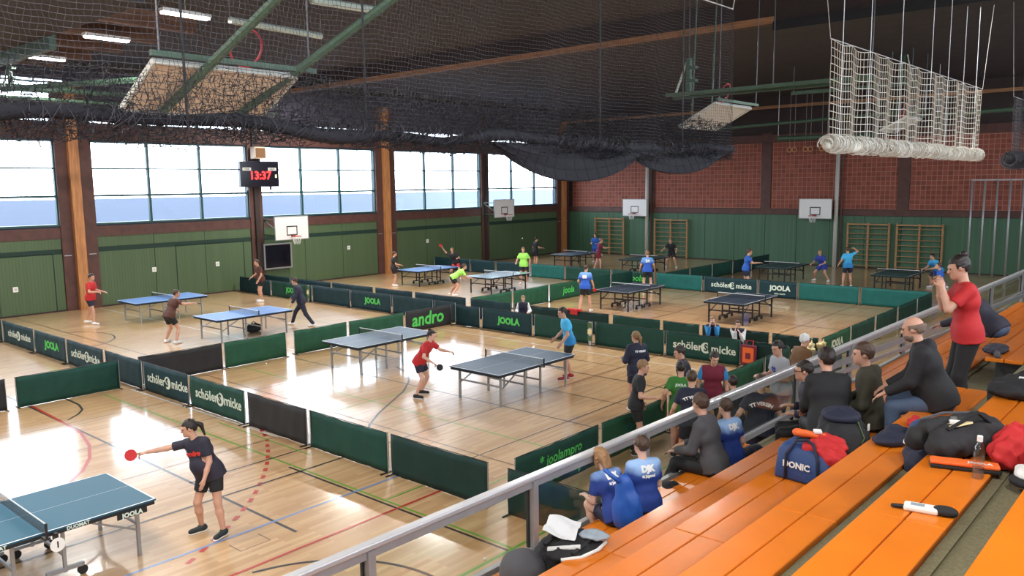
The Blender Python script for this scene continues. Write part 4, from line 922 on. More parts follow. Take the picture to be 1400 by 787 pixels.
    if sleeves:
        for s_ in (1,-1):
            A,E_,Wr=arms[s_]; S=SDF(cvox)
            if tk=='tee': q=A+(E_-A)*.72; S.cap(A+(E_-A)*.0,q,.071,.072,.03); F=S.eval([(A+(E_-A)*.70,nrm(E_-A))])
            else: S.cap(A,E_,.068+e*.35,.061+e*.3,.03); S.cap(E_,Wr,.061+e*.3,.045+e*.25,.02); F=S.eval([(Wr-nrm(Wr-E_)*.01,nrm(Wr-E_))])
            sdf_mesh('sleeve',F,S.lo,cvox,sleeves,sc_,shirt)
    # hair
    hk,hm=hair
    if hk!='none':
        S=SDF(cvox*.8); S.ell(HC+hu*.028-hf*.020,HR,(.089,.108,.108),.02)
        if hk in('long','bob'):
            L_=.26 if hk=='long' else .13
            for q in (-1,0,1): S.cap(HC-hf*.075+hr*q*.045,HC-hf*.09+hr*q*.05-hu*L_,.042,.026,.03)
            for q in (-1,1): S.cap(HC+hr*q*.075-hf*.01,HC+hr*q*.078-hu*(L_*.75)+hf*.02,.028,.018,.02)
        F=S.eval(); ax=S.ax
        def pl(o_,n_): return (ax[0]-o_[0])[:,None,None]*n_[0]+(ax[1]-o_[1])[None,:,None]*n_[1]+(ax[2]-o_[2])[None,None,:]*n_[2]
        f=pl(HC,hf); u_=pl(HC,hu); sidew=np.abs(pl(HC,hr))
        low=.055 if hk in('short','cap') else (.062 if hk!='bald' else .05)
        Rm=np.minimum(np.maximum(.030-f,u_-.060),0*f+1)
        Rm=np.minimum(Rm,np.maximum(-.045-f,u_+.005)) if hk in('short','bald','cap','bun','pony') else Rm
        Rm=np.minimum(Rm,u_+low) if hk not in('long','bob') else Rm
        if hk=='bald': Rm=np.minimum(Rm,.045-u_)
        X_,Y_,Z_=ax[0][:,None,None],ax[1][None,:,None],ax[2][None,None,:]
        F=F+(.0045*(np.sin(70*X_+3*np.sin(40*Z_))*np.sin(62*Y_+2*np.sin(30*Z_))+.5*np.sin(80*X_+50*Y_+20*Z_)))
        F=np.maximum(F,-Rm).astype(np.float32); ho=sdf_mesh('cap' if hk=='cap' else 'hair',F,S.lo,cvox*.8,hm,sc_,t)
        if hk in('pony','bun'):
            S=SDF(cvox*.8); bp=HC-hf*.115+hu*.04
            if hk=='bun': S.ell(HC-hf*.085+hu*.125,HR,(.038,.038,.036),.02)
            else: S.cap(bp,bp-hf*.05-hu*.05,.026,.032,.02); S.cap(bp-hf*.05-hu*.05,bp-hf*.055-hu*.21,.032,.014,.02)
            sdf_mesh('ponytail' if hk=='pony' else 'hair_bun',S.eval(),S.lo,cvox*.8,hm,sc_,t)
        if hk=='cap': 
            S=SDF(cvox*.8); S.cap(HC+hf*.08+hu*.06-hr*.05,HC+hf*.08+hu*.06+hr*.05,.012,k=.02); S.cap(HC+hf*.14+hu*.05-hr*.03,HC+hf*.14+hu*.05+hr*.03,.012,k=.05); sdf_mesh('cap_peak',S.eval(),S.lo,cvox*.8,hm,sc_,t)
    if beard:
        S=SDF(cvox*.8); S.ell(HC-hu*.060+hf*.022,HR,(.064,.078,.068),.02); F=S.eval([(HC-hu*.050,hu),(HC-hf*.005,-hf)]); sdf_mesh('beard',F,S.lo,cvox*.8,beard,sc_,t)
    if glasses:
        mb=MB()
        for q in (-1,1):
            c0=HC+hf*.102+hr*q*.034+hu*.008; mb.tube([tuple((c0+hr*.026*math.cos(2*PI*k/12)+hu*.020*math.sin(2*PI*k/12))*sc_) for k in range(12)],.003,4,closed=True)
            mb.tube([tuple((HC+hf*.100+hr*q*.060+hu*.012)*sc_),tuple((HC+hr*q*.086+hu*.012)*sc_)],.003,4)
        mb.tube([tuple((HC+hf*.106-hr*.01+hu*.01)*sc_),tuple((HC+hf*.106+hr*.01+hu*.01)*sc_)],.003,4); mb.build('glasses','blk',t)
    # eyes, mouth
    if 'e' not in EYE:
        bm=bmesh.new(); bmesh.ops.create_icosphere(bm,subdivisions=1,radius=.0095); me=bpy.data.meshes.new('eye'); bm.to_mesh(me); bm.free(); me.materials.append(MATS['eye']); EYE['e']=me
        bm=bmesh.new(); bmesh.ops.create_icosphere(bm,subdivisions=1,radius=1,matrix=Matrix.Diagonal((.024,.008,.007,1))); me=bpy.data.meshes.new('mouth'); bm.to_mesh(me); bm.free(); me.materials.append(MATS['lips']); EYE['m']=me
    M=Matrix((hr,hf,hu)).transposed().to_4x4()
    for s_ in (-1,1):
        o=link('eye',EYE['e'],t); o.matrix_local=Matrix.Translation(Vector((HC+hf*.083+hr*s_*.031+hu*.010)*sc_))@M@Matrix.Scale(sc_,4)
    o=link('mouth',EYE['m'],t); o.matrix_local=Matrix.Translation(Vector((HC+hf*.092-hu*.052)*sc_))@M@Matrix.Scale(sc_,4)
    mw=Matrix.Translation(Vector(pos))@Matrix.Rotation(math.radians(face-90),4,'Z')
    info=dict(obj=t,shirt=shirt,mw=mw,hands={k:[v*sc_ if i==0 else v for i,v in enumerate(hv)] for k,hv in hands.items()},C=C*sc_,N=N*sc_,up=up2,Fs=Fs,Rs=Rs,HC=HC*sc_,hf=hf,hr=hr,hu=hu,sc=sc_,P=P*sc_)
    return info
def chest_print(I,txt,size,m,back=True,dz=0,dx=0,bold=.003,shear=0,arcR=0):
    """lettering laid onto the cloth by ray casting"""
    sh=I['shirt']; me=sh.data; bv=BVHTree.FromPolygons([v.co.copy() for v in me.vertices],[tuple(p.vertices) for p in me.polygons])
    me2=text_mesh(txt,size,.0008,m,bold,shear).copy(); s_=-1 if back else 1; Rv=Vector(I['Rs'])*(1 if back else -1); U=Vector(I['up']); Fv=Vector(I['Fs'])*s_; c=Vector(I['C'])
    for v in me2.vertices:
        x,y=v.co.x+dx,v.co.y
        if arcR: a=x/arcR; x,y=math.sin(a)*(arcR+y),math.cos(a)*(arcR+y)-arcR
        p=c+Rv*x+U*(y+dz)+Fv*.6; hit=bv.ray_cast(p,-Fv)
        q=hit[0] if hit[0] is not None else c+Rv*x+U*(y+dz)+Fv*.13
        v.co=q+Fv*(.004+v.co.z)
    me2.update(); link('print',me2,sh)
def bat(I,hand,label,m='red_cloth',tilt=None,nrm_=(.6,-.7,.3)):
    p,fd,pin,wide=I['hands'][hand]; mw=I['mw']; P=mw@Vector(p); d=(mw.to_3x3()@Vector(fd)).normalized() if tilt is None else Vector(tilt).normalized()
    nn=Vector(nrm_) if nrm_ else (mw.to_3x3()@Vector(pin)).normalized(); nn=(nn-nn.dot(d)*d)
    if nn.length<.2: nn=Vector((0,0,1)).cross(d)
    nn.normalize(); x=nn.cross(d)
    t=thing('table_tennis_bat',label,'bat',P); t.rotation_mode='QUATERNION'; t.rotation_quaternion=Matrix((x,nn,d)).transposed().to_quaternion()
    MB().box((-.014,-.011,-.05),(.014,.011,.055)).build('handle','barwood',t,bevel=.004)
    MB().disc_y((0,.005,.125),.078,.008,22).build('blade',m,t); MB().disc_y((0,-.005,.125),.078,.008,22).build('blade_back','blk',t)
def ball(p,label):
    bm=bmesh.new(); bmesh.ops.create_icosphere(bm,subdivisions=2,radius=.021); me=bpy.data.meshes.new('table_tennis_ball'); bm.to_mesh(me); bm.free(); me.materials.append(MATS['white_paint']); tag(link('table_tennis_ball',me,loc=p),label,'ball')
# local hand targets: x to the person's right, y ahead, z up from the shoulder
I=person('woman in dark shirt and black shorts reaching out with a red bat',(-10.27,5.36,0),288,1.70,('tee','darksuit'),('shorts','black_cloth'),('pony','hair_dark'),'shoe_dark',lean=16,side=10,rf=(.21,.0,0),lf=(-.21,.02,0),rh=(.38,.36,-.06),lh=(-.06,.12,-.50),head=(-42,14),fat=1.13,near=1,grip='r',toe=(20,-5))
chest_print(I,'andro',.10,'print_red',back=False,dz=.02,bold=.006,shear=.2); chest_print(I,'tt',.07,'white_paint',back=False,dz=.05,dx=-.13,bold=.006)
bat(I,1,'red bat in the outstretched hand of the woman in dark shirt')
I=person('woman in red shirt and navy shorts leaning ready to serve at the middle table',(-13.45,12.25,0),22,1.66,('tee','red_cloth'),('shorts','navy'),('bun','hair_dark'),'blk',lean=30,hip=.88,rf=(.22,-.02,0),lf=(-.20,-.08,0),rh=(.12,.22,-.38),lh=(-.02,.46,-.20),head=(-5,10),fat=1.08,near=1,grip='both',skin='skin_pale')
chest_print(I,'o',.09,'white_paint',back=False,dz=.03,dx=.05,bold=.012); bat(I,1,'dark bat low in the hand of the woman in red','blk')
p=I['mw']@Vector(I['hands'][-1][0]); ball((p.x+.02,p.y+.02,p.z+.06),'white ball held by the woman in red')
person('red-shirted man in dark shorts walking with a bat at far left',(-30.15,11.66,0),40,1.82,('tee','red_cloth'),('shorts','navy'),('short','hair_dark'),'shoe_white',lean=6,rf=(.12,.12,0),lf=(-.12,-.28,.02),rh=(.06,.32,-.26),lh=(-.06,.28,-.30),head=(-10,8),grip='r')
I=person('man in brown shirt and black shorts crouching with arm stretched beside the blue tables',(-24.35,11.7,0),98,1.78,('tee','brownshirt'),('shorts','black_cloth'),('short','hair_brown'),'shoe_white',lean=26,hip=.86,rf=(.24,.02,0),lf=(-.24,.0,0),rh=(.42,.24,-.06),lh=(-.06,.24,-.34),head=(-25,8),grip='r')
I=person('brown-shirted player standing in front of the black screen',(-30.2,18.6,0),255,1.80,('tee','brownshirt'),('shorts','black_cloth'),('short','hair_brown'),'shoe_white',lean=12,rf=(.16,0,0),lf=(-.16,.05,0),rh=(.15,.20,-.40),lh=(-.1,.1,-.48),head=(10,10))
I=person('man in dark tracksuit striding beside the bright blue table',(-23.72,16.14,0),218,1.80,('long','navy'),('pants','navy'),('short','hair_brown'),'shoe_white',lean=16,hip=.83,rf=(.15,.40,0),lf=(-.15,-.42,0),rh=(.08,.30,-.38),lh=(-.15,.10,-.48),head=(0,14))
person('boy in black shirt and shorts standing at the orange column by the blue table',(-29.6,25.4,0),60,1.66,('tee','black_cloth'),('shorts','black_cloth'),('short','hair_brown'),'shoe_white',lean=5,rh=(.06,.28,-.32),lh=(-.06,.2,-.42))
I=person('player in dark shirt and red shorts swinging the bat high behind the pale table',(-29.2,29.3,0),300,1.76,('tee','black_cloth'),('shorts','redshort'),('short','hair_fair'),'shoe_white',lean=24,side=14,hip=.84,rf=(.32,.0,0),lf=(-.25,.05,0),rh=(.34,.05,.36),lh=(-.16,.28,-.20),grip='r'); bat(I,1,'bat raised high by the player in red shorts')
person('lime-shirted player bending forward at the left end of the pale table',(-24.9,24.75,0),55,1.76,('tee','lime'),('shorts','black_cloth'),('short','hair_brown'),'shoe_white',lean=58,hip=.80,rf=(.22,-.02,0),lf=(-.22,-.1,0),rh=(.05,.38,-.30),lh=(-.05,.22,-.42),head=(0,5))
I=person('lime-shirted player facing the camera at the far end of the pale table',(-24.9,29.6,0),300,1.80,('tee','lime'),('shorts','black_cloth'),('short','hair_fair'),'shoe_white',lean=8,rf=(.15,0,0),rh=(.14,.20,-.34),lh=(-.16,.16,-.36)); 
p=I['mw']@Vector((0,.3,2.25)); ball(p,'white ball tossed above the lime-shirted player')
person('boy in black standing at the hall corner beside the far blue table',(-29.6,36.2,0),70,1.74,('tee','black_cloth'),('shorts','blk'),('short','hair_dark'),'shoe_white',rh=(.08,.30,-.28))
person('man in blue shirt and shorts facing us beyond the far blue table',(-28.3,40.5,0),290,1.78,('tee','blue_shirt'),('shorts','royal'),('short','hair_dark'),'shoe_white',rh=(.0,.25,-.25),lh=(.0,.25,-.25))
person('player in maroon shirt and shorts stepping beside the far blue table',(-25.6,36.9,0),40,1.78,('tee','maroon'),('shorts','maroon'),('short','hair_fair'),'shoe_white',lean=12,rf=(.15,.1,0),lf=(-.2,-.2,0),rh=(.1,.45,-.15))
person('player in black lunging in front of the wall bars',(-22.9,40.25,0),285,1.80,('tee','black_cloth'),('shorts','blk'),('short','hair_fair'),'shoe_white',lean=22,hip=.84,rf=(.30,0,0),lf=(-.30,.05,0),rh=(.22,.28,-.28),lh=(-.20,.22,-.32))
I=person('blue-shirted player with pale shoulders standing behind the dark table, back to us',(-18.6,30.6,0),125,1.82,('tee','blue_white'),('shorts','black_cloth'),('short','hair_fair'),'shoe_white',rf=(.18,0,0),lf=(-.16,0,0),rh=(.15,.12,-.46),lh=(-.14,.12,-.46)); chest_print(I,'24',.17,'white_paint',dz=.04,bold=.01)
I=person('blue-shirted player with red bat at the left end of the dark table, back to us',(-17.6,24.5,0),110,1.76,('tee','blue_white'),('shorts','black_cloth'),('short','hair_brown'),'shoe_white',rf=(.18,.1,0),lf=(-.20,-.1,0),rh=(.10,.16,-.46),lh=(-.10,.2,-.4),head=(-15,10),grip='r'); chest_print(I,'88',.17,'white_paint',dz=.02,bold=.01); bat(I,1,'red bat held low beside the dark grey table','red_cloth')
I=person('tall blue-shirted player in front of the far schöler micke barrier',(-15.3,33.4,0),35,1.86,('tee','blue_shirt'),('shorts','navy'),('short','hair_brown'),'shoe_white',lean=10,rf=(.2,.05,0),lf=(-.1,-.1,0),rh=(.08,.40,-.2),lh=(-.06,.35,-.24))
person('blue-shirted player crouching with legs apart at the right pole',(-13.9,38.9,0),262,1.80,('tee','royal'),('shorts','royal'),('short','hair_fair'),'shoe_white',lean=28,hip=.72,rf=(.36,.05,0),lf=(-.34,.05,0),rh=(.1,.30,-.30),lh=(-.05,.3,-.3))
I=person('light-blue-shirted player raising a hand before the right wall bars, back to us',(-12.2,37.3,0),128,1.80,('tee','cyan_white'),('shorts','navy'),('short','hair_brown'),'shoe_white',lean=5,rf=(.18,0,0),lf=(-.18,0,0),rh=(.16,.18,.28),lh=(-.18,.1,-.42),grip='r')
person('blue-shirted player lunging at the far table by the rightmost wall bars',(-8.9,39.3,0),235,1.80,('tee','cyan_white'),('shorts','royal'),('short','hair_dark'),'shoe_white',lean=38,hip=.78,rf=(.22,.2,0),lf=(-.2,-.25,0),rh=(.0,.36,-.32),lh=(.04,.34,-.3))
person('boy in bright blue shirt leaning at the rail left of the man in red',(-7.35,32.9,0),200,1.72,('tee','blue_shirt'),('shorts','navy'),('short','hair_brown'),'shoe_white',lean=8,rh=(.18,.14,-.36),lh=(-.16,.16,-.38))
I=person('man in bright blue shirt and black shorts waiting behind the middle table',(-11.75,15.7,0),228,1.80,('tee','cyan_white'),('shorts','black_cloth'),('short','hair_dark'),'shoe_red',lean=12,rf=(.12,-.05,0),lf=(-.12,.12,0),rh=(.08,.20,-.44),lh=(-.05,.14,-.48),head=(0,14),near=1)
I=person('girl in navy jacket and black shorts standing with her back to us, hair tied',(-8.9,14.25,0),150,1.70,('jacket','navy'),('shorts','navy'),('pony','hair_fair'),'shoe_white',lean=2,rf=(.09,0,0),lf=(-.09,0,0),rh=(.02,.25,-.26),lh=(-.02,.25,-.26),head=(15,3),near=1); chest_print(I,'TT VEREIN',.055,'white_paint',dz=.06,dx=.03)
# waiting group between barrier and rail
person('tall dark-haired boy in navy jacket at the back of the waiting group',(-7.25,13.3,0),215,1.76,('jacket','darksuit'),('pants','navy'),('short','hair_dark'),lean=4,head=(0,18))
person('fair-haired boy in black shirt at the left of the waiting group',(-7.48,11.95,0),35,1.70,('tee','black_cloth'),('shorts','blk'),('short','hair_fair'),lean=8,rh=(.03,.25,-.3),near=1,head=(0,14))
I=person('dark-haired boy in green shirt with bent arm in the waiting group',(-6.78,12.3,0),120,1.68,('tee','greenshirt'),('shorts','blk'),('short','hair_dark'),lean=6,lh=(-.16,-.05,-.42),near=1); chest_print(I,'JOOLA',.06,'print_white',dz=.06)
I=person('broad boy in navy polo with arched white lettering, back to us in the group',(-6.15,11.55,0),125,1.74,('tee','navy'),('shorts','black_cloth'),('short','hair_brown'),lean=14,fat=1.1,near=1,rf=(.2,0,0),lf=(-.2,0,0),rh=(.16,.15,-.46),lh=(-.16,.15,-.46)); chest_print(I,'TT VEREIN',.065,'white_paint',dz=.04,arcR=.25)
I=person('boy in dark maroon shirt with blue sleeves beside the waiting group',(-6.7,13.35,0),300,1.74,('tee','maroon'),('pants','black_cloth'),('short','hair_dark'),lean=4,head=(15,22),near=1,rh=(.12,.04,-.5),lh=(-.10,.05,-.5),sleeves='cyan_shirt')
person('dark-haired youth in navy shirt just behind the handrail',(-5.7,12.15,0),140,1.62,('tee','navy'),('shorts','navy'),('short','hair_dark'),lean=6)
I=person('big man in navy polo with white arched lettering behind the glass, back to us',(-5.05,11.7,0),118,1.82,('tee','navy'),('shorts','navy'),('short','hair_brown'),lean=5,fat=1.18,near=1,rh=(.16,.06,-.46),lh=(-.22,.06,-.42)); chest_print(I,'TT VEREIN',.075,'white_paint',dz=.06,arcR=.28)
I=person('man in pale grey shirt with blue print standing behind the handrail',(-5.75,14.2,0),235,1.90,('tee','greyshirt'),('pants','jeans'),('short','hair_dark'),lean=5,rh=(.0,.25,-.26),lh=(.0,.25,-.26),head=(10,14)); chest_print(I,'tt',.18,'royal',back=False,bold=.01)
person('person in tan jacket and white cap beside the trophies',(-6.0,15.6,0),60,1.78,('jacket','tan'),('pants','jeans'),('cap','white_cloth'),lean=12)
# seated scorers between the barrier rows
person('child in navy white-sleeved jacket seated behind the JOOLA barrier',(-17.1,20.3,0),300,1.45,('long','navy'),('pants','navy'),('short','hair_fair'),sit=True,hip=.55,rf=(.1,.4,0),lf=(-.1,.4,0),lean=8,rh=(.05,.25,-.3),lh=(-.05,.25,-.3),skin='skin_pale',sleeves='white_cloth')
person('child resting head on hands behind the schöler micke barrier, left one of two',(-10.25,20.3,0),300,1.50,('long','navy'),('pants','navy'),('short','hair_fair'),sit=True,hip=.55,rf=(.1,.4,0),lf=(-.1,.4,0),lean=26,rh=(-.08,.20,.05),lh=(.08,.20,.05),skin='skin_pale',sleeves='cyan_white')
person('child leaning on hands behind the schöler micke barrier, right one of two',(-9.45,20.3,0),290,1.50,('long','navy'),('pants','navy'),('short','hair_brown'),sit=True,hip=.55,rf=(.1,.4,0),lf=(-.1,.4,0),lean=30,rh=(-.1,.22,.02),lh=(.08,.24,-.05),skin='skin_pale',sleeves='white_cloth')
# spectators on the stand; z = seat, hips .09 above it
def seat(k): return row(k)[1]
def sitter(label,x,y,k,face,h,**kw):
    z=seat(k); sc_=h/1.75; fz=(z-.42)-(z-.45); base=z-.47*sc_-.0
    foot=(.03)
    d=dict(sit=True,hip=.47+.105,rf=(.13,.42,.0),lf=(-.13,.42,.0),near=1); d.update(kw)
    return person(label,(x,y,base),face,h,**d)
I=sitter('blonde girl in blue jersey sitting hunched on the first row',-4.20,6.42,1,165,1.42,top=('tee','kid_shirt'),bot=('shorts','navy'),hair=('bob','hair_blonde'),lean=30,rh=(-.06,.24,-.32),lh=(.04,.24,-.30),head=(12,20),rf=(.10,.30,.12),lf=(-.10,.30,.12),skin='skin_pale'); chest_print(I,'DJK',.085,'white_paint',dz=.08,bold=.006); chest_print(I,'tt jugend',.04,'white_paint',dz=.01)
I=sitter('short-haired boy in blue jersey sitting upright on the first row',-4.13,6.80,1,150,1.46,top=('tee','kid_shirt'),bot=('shorts','navy'),hair=('short','hair_brown'),lean=8,head=(12,6),rh=(-.02,.26,-.30),lh=(.02,.26,-.30),skin='skin_pale'); chest_print(I,'DJK',.085,'white_paint',dz=.08,bold=.006); chest_print(I,'tt jugend',.04,'white_paint',dz=.01)
sitter('man in dark grey jacket and black trousers sitting on the first row',-4.10,8.27,1,185,1.74,top=('long','greyjacket'),bot=('pants','black_cloth'),hair=('short','hair_brown'),lean=16,head=(-20,12),rh=(-.02,.32,-.34),lh=(.02,.30,-.34),rf=(.13,.62,.1),lf=(-.13,.6,.1))
I=sitter('boy in blue jersey sitting just beyond the man in the grey jacket',-4.07,8.62,1,160,1.48,top=('tee','kid_shirt'),bot=('shorts','navy'),hair=('short','hair_brown'),lean=10,head=(0,8),skin='skin_pale'); chest_print(I,'DJK',.085,'white_paint',dz=.08,bold=.006)
sitter('dark-haired person with glasses in dark hooded jacket facing left by the rail',-3.30,9.25,2,205,1.66,top=('hood','darksuit'),bot=('pants','blk'),hair=('short','hair_dark'),lean=14,head=(0,8),rh=(-.10,.18,-.24),lh=(.08,.16,-.30),glasses=True)
sitter('short-haired man in black sweater sitting with his back to us beside the backpack',-2.76,8.12,3,126,1.68,top=('long','black_cloth'),bot=('pants','blk'),hair=('short','hair_dark'),lean=18,head=(12,6),fat=1.14,rh=(-.02,.26,-.40),lh=(.0,.28,-.40))
sitter('man in olive hooded jacket sitting in profile on the third row',-2.50,8.66,3,197,1.70,top=('hood','olive'),bot=('pants','blk'),hair=('short','hair_brown'),lean=10,head=(8,6),rh=(.0,.28,-.34),lh=(.0,.28,-.34))
sitter('balding bearded man in black winter jacket and jeans sitting forward',-1.84,8.45,4,194,1.74,top=('hood','black_cloth'),bot=('pants','jeans'),hair=('bald','hair_grey'),beard='hair_grey',lean=22,head=(-8,14),fat=1.15,rh=(-.02,.30,-.40),lh=(.0,.30,-.40),rf=(.15,.42,-.02),lf=(-.15,.42,-.02))
I=person('standing man in red polo and black trousers filming with raised hands',(-1.90,9.78,row(4)[1]-.42),205,1.80,('tee','red_cloth'),('pants','black_cloth'),('bun','hair_dark'),lean=6,near=1,fat=1.04,rh=(-.10,.24,.02),lh=(.06,.24,.02),head=(0,18),grip='both',twist=0)
p=I['mw']@Vector(I['hands'][1][0]); t=thing('smartphone','black phone held up by the man in red','phone',(p.x-.05,p.y-.03,p.z+.05),math.radians(205-90)); MB().box((-.075,-.005,-.035),(.075,.004,.035)).build('phone_body','screen_black',t,bevel=.004); MB().box((-.068,-.0065,-.03),(.068,-.005,.03)).build('phone_screen','clear_film',t)
sitter('hunched person in dark jacket sitting in the far stand block',-2.15,13.0,4,170,1.72,top=('jacket','darksuit'),bot=('pants','jeans'),hair=('short','hair_dark'),lean=48,head=(0,40),rh=(-.02,.36,-.34),lh=(.02,.36,-.34))

# ------------------------------------------------------------------ bags, clothes and small things
def blob(name,prims,h,m,parent,noise=.012,freq=16,cuts=(),seed=1):
    S=SDF(h)
    for p in prims:
        if p[0]=='c': S.cap(p[1],p[2],p[3],p[4] if len(p)>4 else None,k=.04)
        else:
            a=math.radians(p[3]) if len(p)>3 else 0; S.ell(p[1],np.array([[math.cos(a),math.sin(a),0],[-math.sin(a),math.cos(a),0],[0,0,1.]]),p[2],.04)
    F=S.eval(cuts); X,Y,Z=np.meshgrid(*S.ax,indexing='ij')
    f=freq; F=F+noise*(np.sin(f*X+seed+2*np.sin(f*.7*Y))*np.sin(f*1.1*Y+1.7*seed+1.5*np.sin(f*.6*Z))+.6*np.sin(f*1.9*Z+f*1.3*X+seed)*np.sin(f*1.7*Y-seed))
    F=F+noise*.35*np.sin(f*3.1*X+2*np.sin(f*Y)+seed)*np.sin(f*2.7*Y+f*1.5*Z); F=F.astype(np.float32); F[0]=F[-1]=.1; F[:,0]=F[:,-1]=.1; F[:,:,0]=F[:,:,-1]=.1
    return sdf_mesh(name,F,S.lo,h,m,1.0,parent)
ZB=lambda z:[((0,0,z),np.array([0,0,-1.]))]
# 1 black backpack with paper, front row
z1=row(1)[1]
t=thing('backpack','black backpack lying on the front row with a crumpled white sheet on top','backpack',(-3.90,5.10,z1))
blob('body',[('e',(-.06,.08,.17),(.25,.33,.20),20),('e',(.12,.0,.36),(.22,.29,.08),10),('e',(.0,.20,.27),(.20,.15,.12))],.013,'black_cloth',t,.012,22,ZB(.0))
blob('front_pocket',[('e',(-.18,-.30,.16),(.20,.20,.18),30)],.014,'greyjacket',t,.006,12,ZB(.0),3)
for a in (-.13,.16): MB().tube([(a,.34,.24),(a+.03,.25,.38),(a+.08,.05,.425),(a+.10,-.2,.41)],.020,7).build('shoulder_strap','blk',t,smooth=True)
MB().tube([(.32,.18,.39),(.35,.02,.39),(.31,-.16,.38),(.2,-.28,.37)],.016,6).build('white_strap','white_cloth',t,smooth=True); MB().bar((.04,-.25,.405),(.26,-.10,.435),.05,.015).build('reflective_strip','white_cloth',t)
t=thing('paper_sheet','crumpled white paper sheet lying on the black backpack','paper',(-3.93,5.13,z1+.465))
V=[];n=8
for i in range(n+1):
    for j in range(n+1):
        u,v=i/n,j/n; x=-.20+.31*u+.17*v-.02; y=.16+.03*u-.33*v; V.append((x-.02,y,.02*math.sin(5*u+2*v)+.015*math.sin(9*v-3*u)+.03*(1-v)*u))
F=[(i*(n+1)+j,(i+1)*(n+1)+j,(i+1)*(n+1)+j+1,i*(n+1)+j+1) for i in range(n) for j in range(n)]
o=MB().add(V,F).build('sheet','paper',t); o.modifiers.new('s','SOLIDIFY').thickness=.003
t=thing('plastic_sleeve','clear plastic sleeve beside the white sheet on the black backpack','sleeve',(-3.66,5.22,z1+.45)); blob('film',[('e',(0,0,0),(.13,.09,.03),30)],.012,'clear_film',t,.008,30)
# 2 blue sports bag with red cloth
z3=row(3)[1]
t=thing('sports_bag','open blue sports bag with white lettering and red cloth spilling out','bag',(-2.47,6.80,z3),math.radians(-6))
mb=MB(); mb.add([(-.27,-.16,0),(.27,-.16,0),(.27,.16,0),(-.27,.16,0),(-.24,-.15,.26),(.24,-.15,.24),(.24,.15,.26),(-.24,.15,.28),(-.2,-.10,.33),(.1,-.12,.30),(.1,.1,.32),(-.2,.12,.34)],[(0,3,2,1),(0,1,5,4),(1,2,6,5),(2,3,7,6),(3,0,4,7),(4,5,9,8),(5,6,10,9),(6,7,11,10),(7,4,8,11),(8,9,10,11)])
o=mb.build('body','blue_bag',t,smooth=True,bevel=.03); o=link('lettering',text_mesh('DONIC',.075,.001,'white_paint',.003),t,loc=(-.05,-.168,.15)); o.rotation_euler=(PI/2-.05,0,0)
for x in (-.15,.15): MB().tube([(x,-.165,.02),(x*.95,-.17,.24),(x*.5,-.12,.36),(0,-.08,.37)],.014,6).build('handle','navy',t,smooth=True)
MB().box((.272,-.10,.03),(.278,.10,.2)).build('side_pocket','clear_film',t); MB().tube([(-.26,0,.26),(-.1,.02,.35),(.12,.02,.33)],.008,5).build('zip','blk',t)
t=thing('red_shirt','crumpled red shirt hanging out of the blue sports bag','clothing',(-2.36,6.80,z3+.29)); blob('cloth',[('e',(0,0,.02),(.18,.13,.07),20),('e',(.12,-.08,-.03),(.12,.09,.07)),('e',(.0,.12,.05),(.12,.09,.05))],.012,'red_cloth',t,.014,30)
t=thing('orange_pouch','orange and white pouch on top of the red shirt in the blue bag','pouch',(-2.50,6.86,z3+.40),.5); blob('pouch',[('c',(-.12,0,0),(.10,0,-.03),.035,.03)],.010,'orange_cloth',t,.004,30); MB().box((.02,-.035,0),(.09,.035,.03)).build('label','white_cloth',t,bevel=.01)
t=thing('white_folder','white folder standing at the corner of the blue sports bag','folder',(-2.14,6.86,z3),math.radians(35)); MB().box((-.20,-.02,0),(.20,.02,.03)).build('cover','white_paint',t); MB().box((-.19,-.016,.03),(.19,.016,.045)).build('pages','paper',t)
# 3 hiking backpack
t=thing('backpack','big black backpack with green cords behind the blue sports bag','backpack',(-2.42,7.42,z3)); blob('body',[('e',(0,0,.20),(.24,.30,.24),10),('e',(.10,-.12,.14),(.2,.2,.17)),('e',(-.05,.1,.36),(.18,.2,.12))],.014,'black_cloth',t,.012,18,ZB(0),2)
blob('top_pocket',[('e',(-.02,.02,.44),(.17,.2,.07),20)],.012,'navy',t,.006,20)
for k in range(5): MB().tube([(.20-.05*k,-.30+.1*k,.16),(.24-.04*k,-.12+.09*k,.30),(.10-.03*k,.02+.06*k,.47)],.007,5).build('cord','green_strap',t)
MB().box((.205,.06,.32),(.215,.10,.38)).build('tag','white_cloth',t)
# 4-7 row four clutter
z4=row(4)[1]; z5=row(5)[1]
t=thing('folded_jacket','dark navy folded garment lying flat on the fourth row','clothing',(-1.88,7.12,z4)); blob('cloth',[('e',(0,0,.04),(.13,.24,.055),-20),('e',(-.03,.12,.07),(.09,.1,.045))],.012,'navy',t,.008,25,ZB(0))
t=thing('red_cloth','small red cloth beside the jacket of the balding man','clothing',(-1.86,7.72,z4)); blob('cloth',[('e',(0,0,.03),(.08,.12,.05),10)],.010,'red_cloth',t,.010,35,ZB(0))
t=thing('helmet_bag','rounded blue and black pouch left of the open black bag','pouch',(-1.72,7.28,z4)); blob('shell',[('e',(0,0,.09),(.10,.13,.10),10)],.011,'blue_bag',t,.004,15,ZB(0)); blob('black_panel',[('e',(.06,-.03,.09),(.065,.11,.095),10)],.011,'black_cloth',t,.004,15,ZB(0)); MB().tube([(.05,-.1,.05),(.11,-.02,.12),(.05,.1,.16)],.008,5).build('zip','white_cloth',t)
t=thing('cloth_heap','dark blue and white heap of clothes on the step by the fifth row','clothing',(-1.60,6.72,z4-.02)); blob('cloth',[('e',(0,0,.08),(.10,.18,.10)),('e',(.02,-.13,.02),(.08,.1,.12))],.012,'navy',t,.014,25); blob('white_part',[('e',(-.03,.06,.17),(.05,.13,.03),-30)],.010,'white_cloth',t,.006,30)
